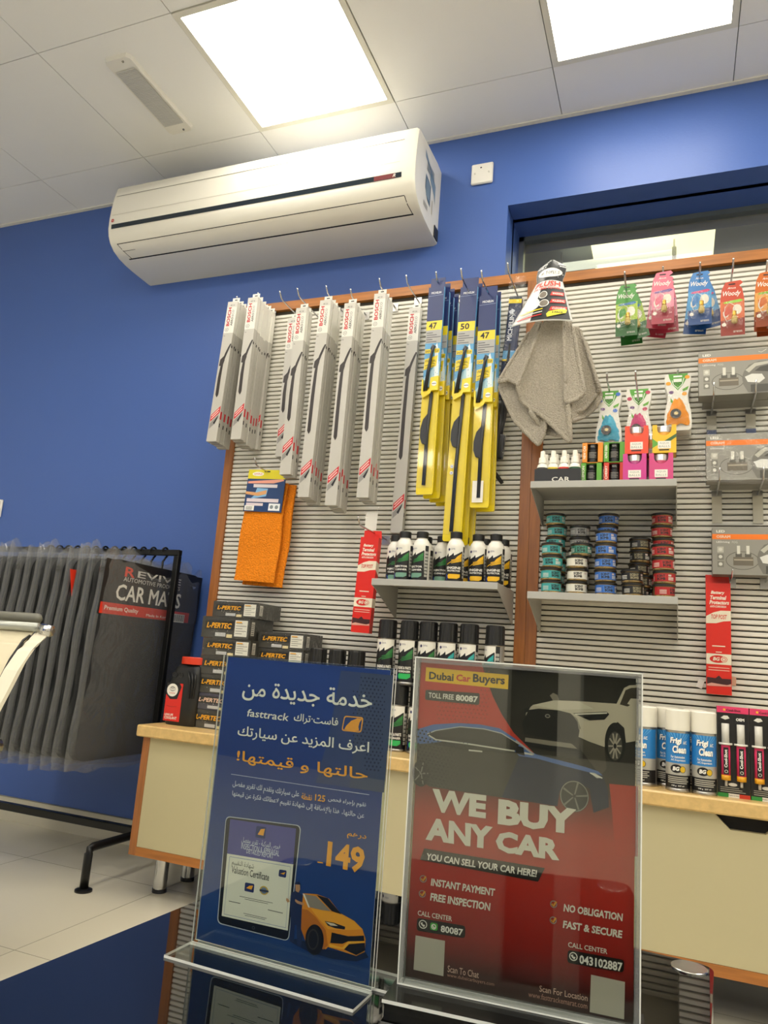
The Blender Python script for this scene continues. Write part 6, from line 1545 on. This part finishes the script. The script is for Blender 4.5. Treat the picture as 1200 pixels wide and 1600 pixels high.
p.text('WE', (160, 752), (412, 680), M('#e2ddd0', .4), 9, bold=.055); p.text('BUY', (462, 812), (822, 742), M('#e2ddd0', .4), 9, bold=.055)
p.text('ANY', (133, 882), (440, 822), M('#e2ddd0', .4), 9, bold=.055); p.text('CAR', (452, 936), (746, 880), M('#e2ddd0', .4), 9, bold=.055)
p.build('headline_print', paper)
p.at(600, 1300, 2.791)
p.poly([(176, 70), (702, 156), (672, 215), (158, 120)], M('#211d1a', .4), 4); p.text('YOU CAN SELL YOUR CAR HERE!', (187, 120), (668, 164), WT, 6, bold=.03, shear=.12)
WC = M('#e9e3d6', .4)
for s, bl, tr in (('INSTANT PAYMENT', (205, 232), (486, 246)), ('FREE INSPECTION', (202, 297), (466, 308)), ('NO OBLIGATION', (783, 344), (1042, 354)), ('FAST & SECURE', (780, 416), (1040, 428))): p.text(s, bl, tr, WC, 6, bold=.035, shear=.1)
for c in ((172, 203), (168, 268), (740, 313), (738, 383)):
    p.ring(c, 15, 16, .0008, M('#8f8a84', .4), 5); p.line([(c[0] - 8, c[1] - 2), (c[0] - 1, c[1] + 8), (c[0] + 12, c[1] - 11)], .0016, M('#e29a2a', .4), 6)
p.text('CALL CENTER', (148, 361), (298, 366), WC, 6, bold=.012); p.text('CALL CENTER', (803, 499), (974, 508), WC, 6, bold=.012)
BX = M('#17120f', .35)
p.rrect((146, 372), (356, 408), (354, 462), (143, 428), .003, BX, 4); p.rrect((802, 512), (1048, 556), (1045, 612), (799, 568), .003, BX, 4)
for c in ((171, 401), (826, 541)):
    p.ring(c, 18, 19, .0008, WT, 5); p.line([(c[0] - 6, c[1] - 8), (c[0] - 4, c[1] + 1), (c[0] + 7, c[1] + 8)], [.0024, .0013, .0024], WT, 6)
p.rrect((204, 392), (236, 398), (234, 430), (202, 424), .002, M('#3fae3c', .35), 5); p.ring((218, 411), 11, 12, .0009, WT, 6); p.line([(213, 405), (216, 413), (224, 417)], .0011, WT, 6)
p.text('80087', (248, 434), (346, 422), WT, 6, bold=.03); p.text('043102887', (852, 572), (1040, 568), WT, 6, bold=.03)
p.poly([(139, 449), (267, 473), (260, 627), (130, 598)], M('#bdb8ac', .4), 4); p.poly([(903, 620), (1051, 652), (1047, 815), (897, 783)], M('#bdb8ac', .4), 4)   # codes left blank
PK2 = M('#d8b4a4', .4)
p.text('Scan To Chat', (278, 608), (415, 606), PK2, 6, bold=.004); p.text('www.dubaicarbuyers.com', (276, 632), (482, 654), M('#b88a7c', .4), 6)
p.text('Scan For Location', (678, 693), (888, 708), PK2, 6, bold=.004); p.text('www.fasttrackemarat.com', (630, 716), (887, 744), M('#b88a7c', .4), 6)
p.build('contact_print', paper)
S.f = S_f
FR_ = M('#b9bcbc', .12, spec=.8)
m = MB(); slab(m, S.f, -W / 2 + .004, W / 2 - .004, .003, H - .003, .0030, .0052, ACRYL2, ACRYL2); m.build('front_sheet', t)
m = MB(); slab(m, S.f, -W / 2 + .004, W / 2 - .004, .003, H - .003, -.0045, -.0022, ACRYL, EDGE); m.build('back_sheet', t)
m = MB(); w_ = .0055                      # moulded clear rim
rim = clear('moulded_rim', 1.6, .05, '#d8dbd9', haze=.16)
for (a, b, c, d) in ((-W / 2, -W / 2 + w_, 0, H), (W / 2 - w_, W / 2, 0, H), (-W / 2 + w_, W / 2 - w_, 0, w_), (-W / 2 + w_, W / 2 - w_, H - w_, H)):
    slab(m, S.f, a, b, c, d, -.006, .0062, rim, rim); 
for (a, b, c, d) in ((-W / 2, -W / 2 + .0012, 0, H), (W / 2 - .0012, W / 2, 0, H), (-W / 2, W / 2, 0, .0012), (-W / 2, W / 2, H - .0012, H)): slab(m, S.f, a, b, c, d, -.0064, .0066, EDGE, EDGE)
m.build('rim', t)
m = MB(); fb = lambda u, v, l: (u, -v, l - .011); slab(m, fb, -W / 2 - .002, W / 2 + .002, -.038, .04, .0001, .0075, M('#121312', .08), M('#121312', .08)); slab(m, fb, -W / 2 - .004, W / 2 + .004, -.04, .042, .0075, .0105, M('#121312', .08), EDGE); m.build('base', t)
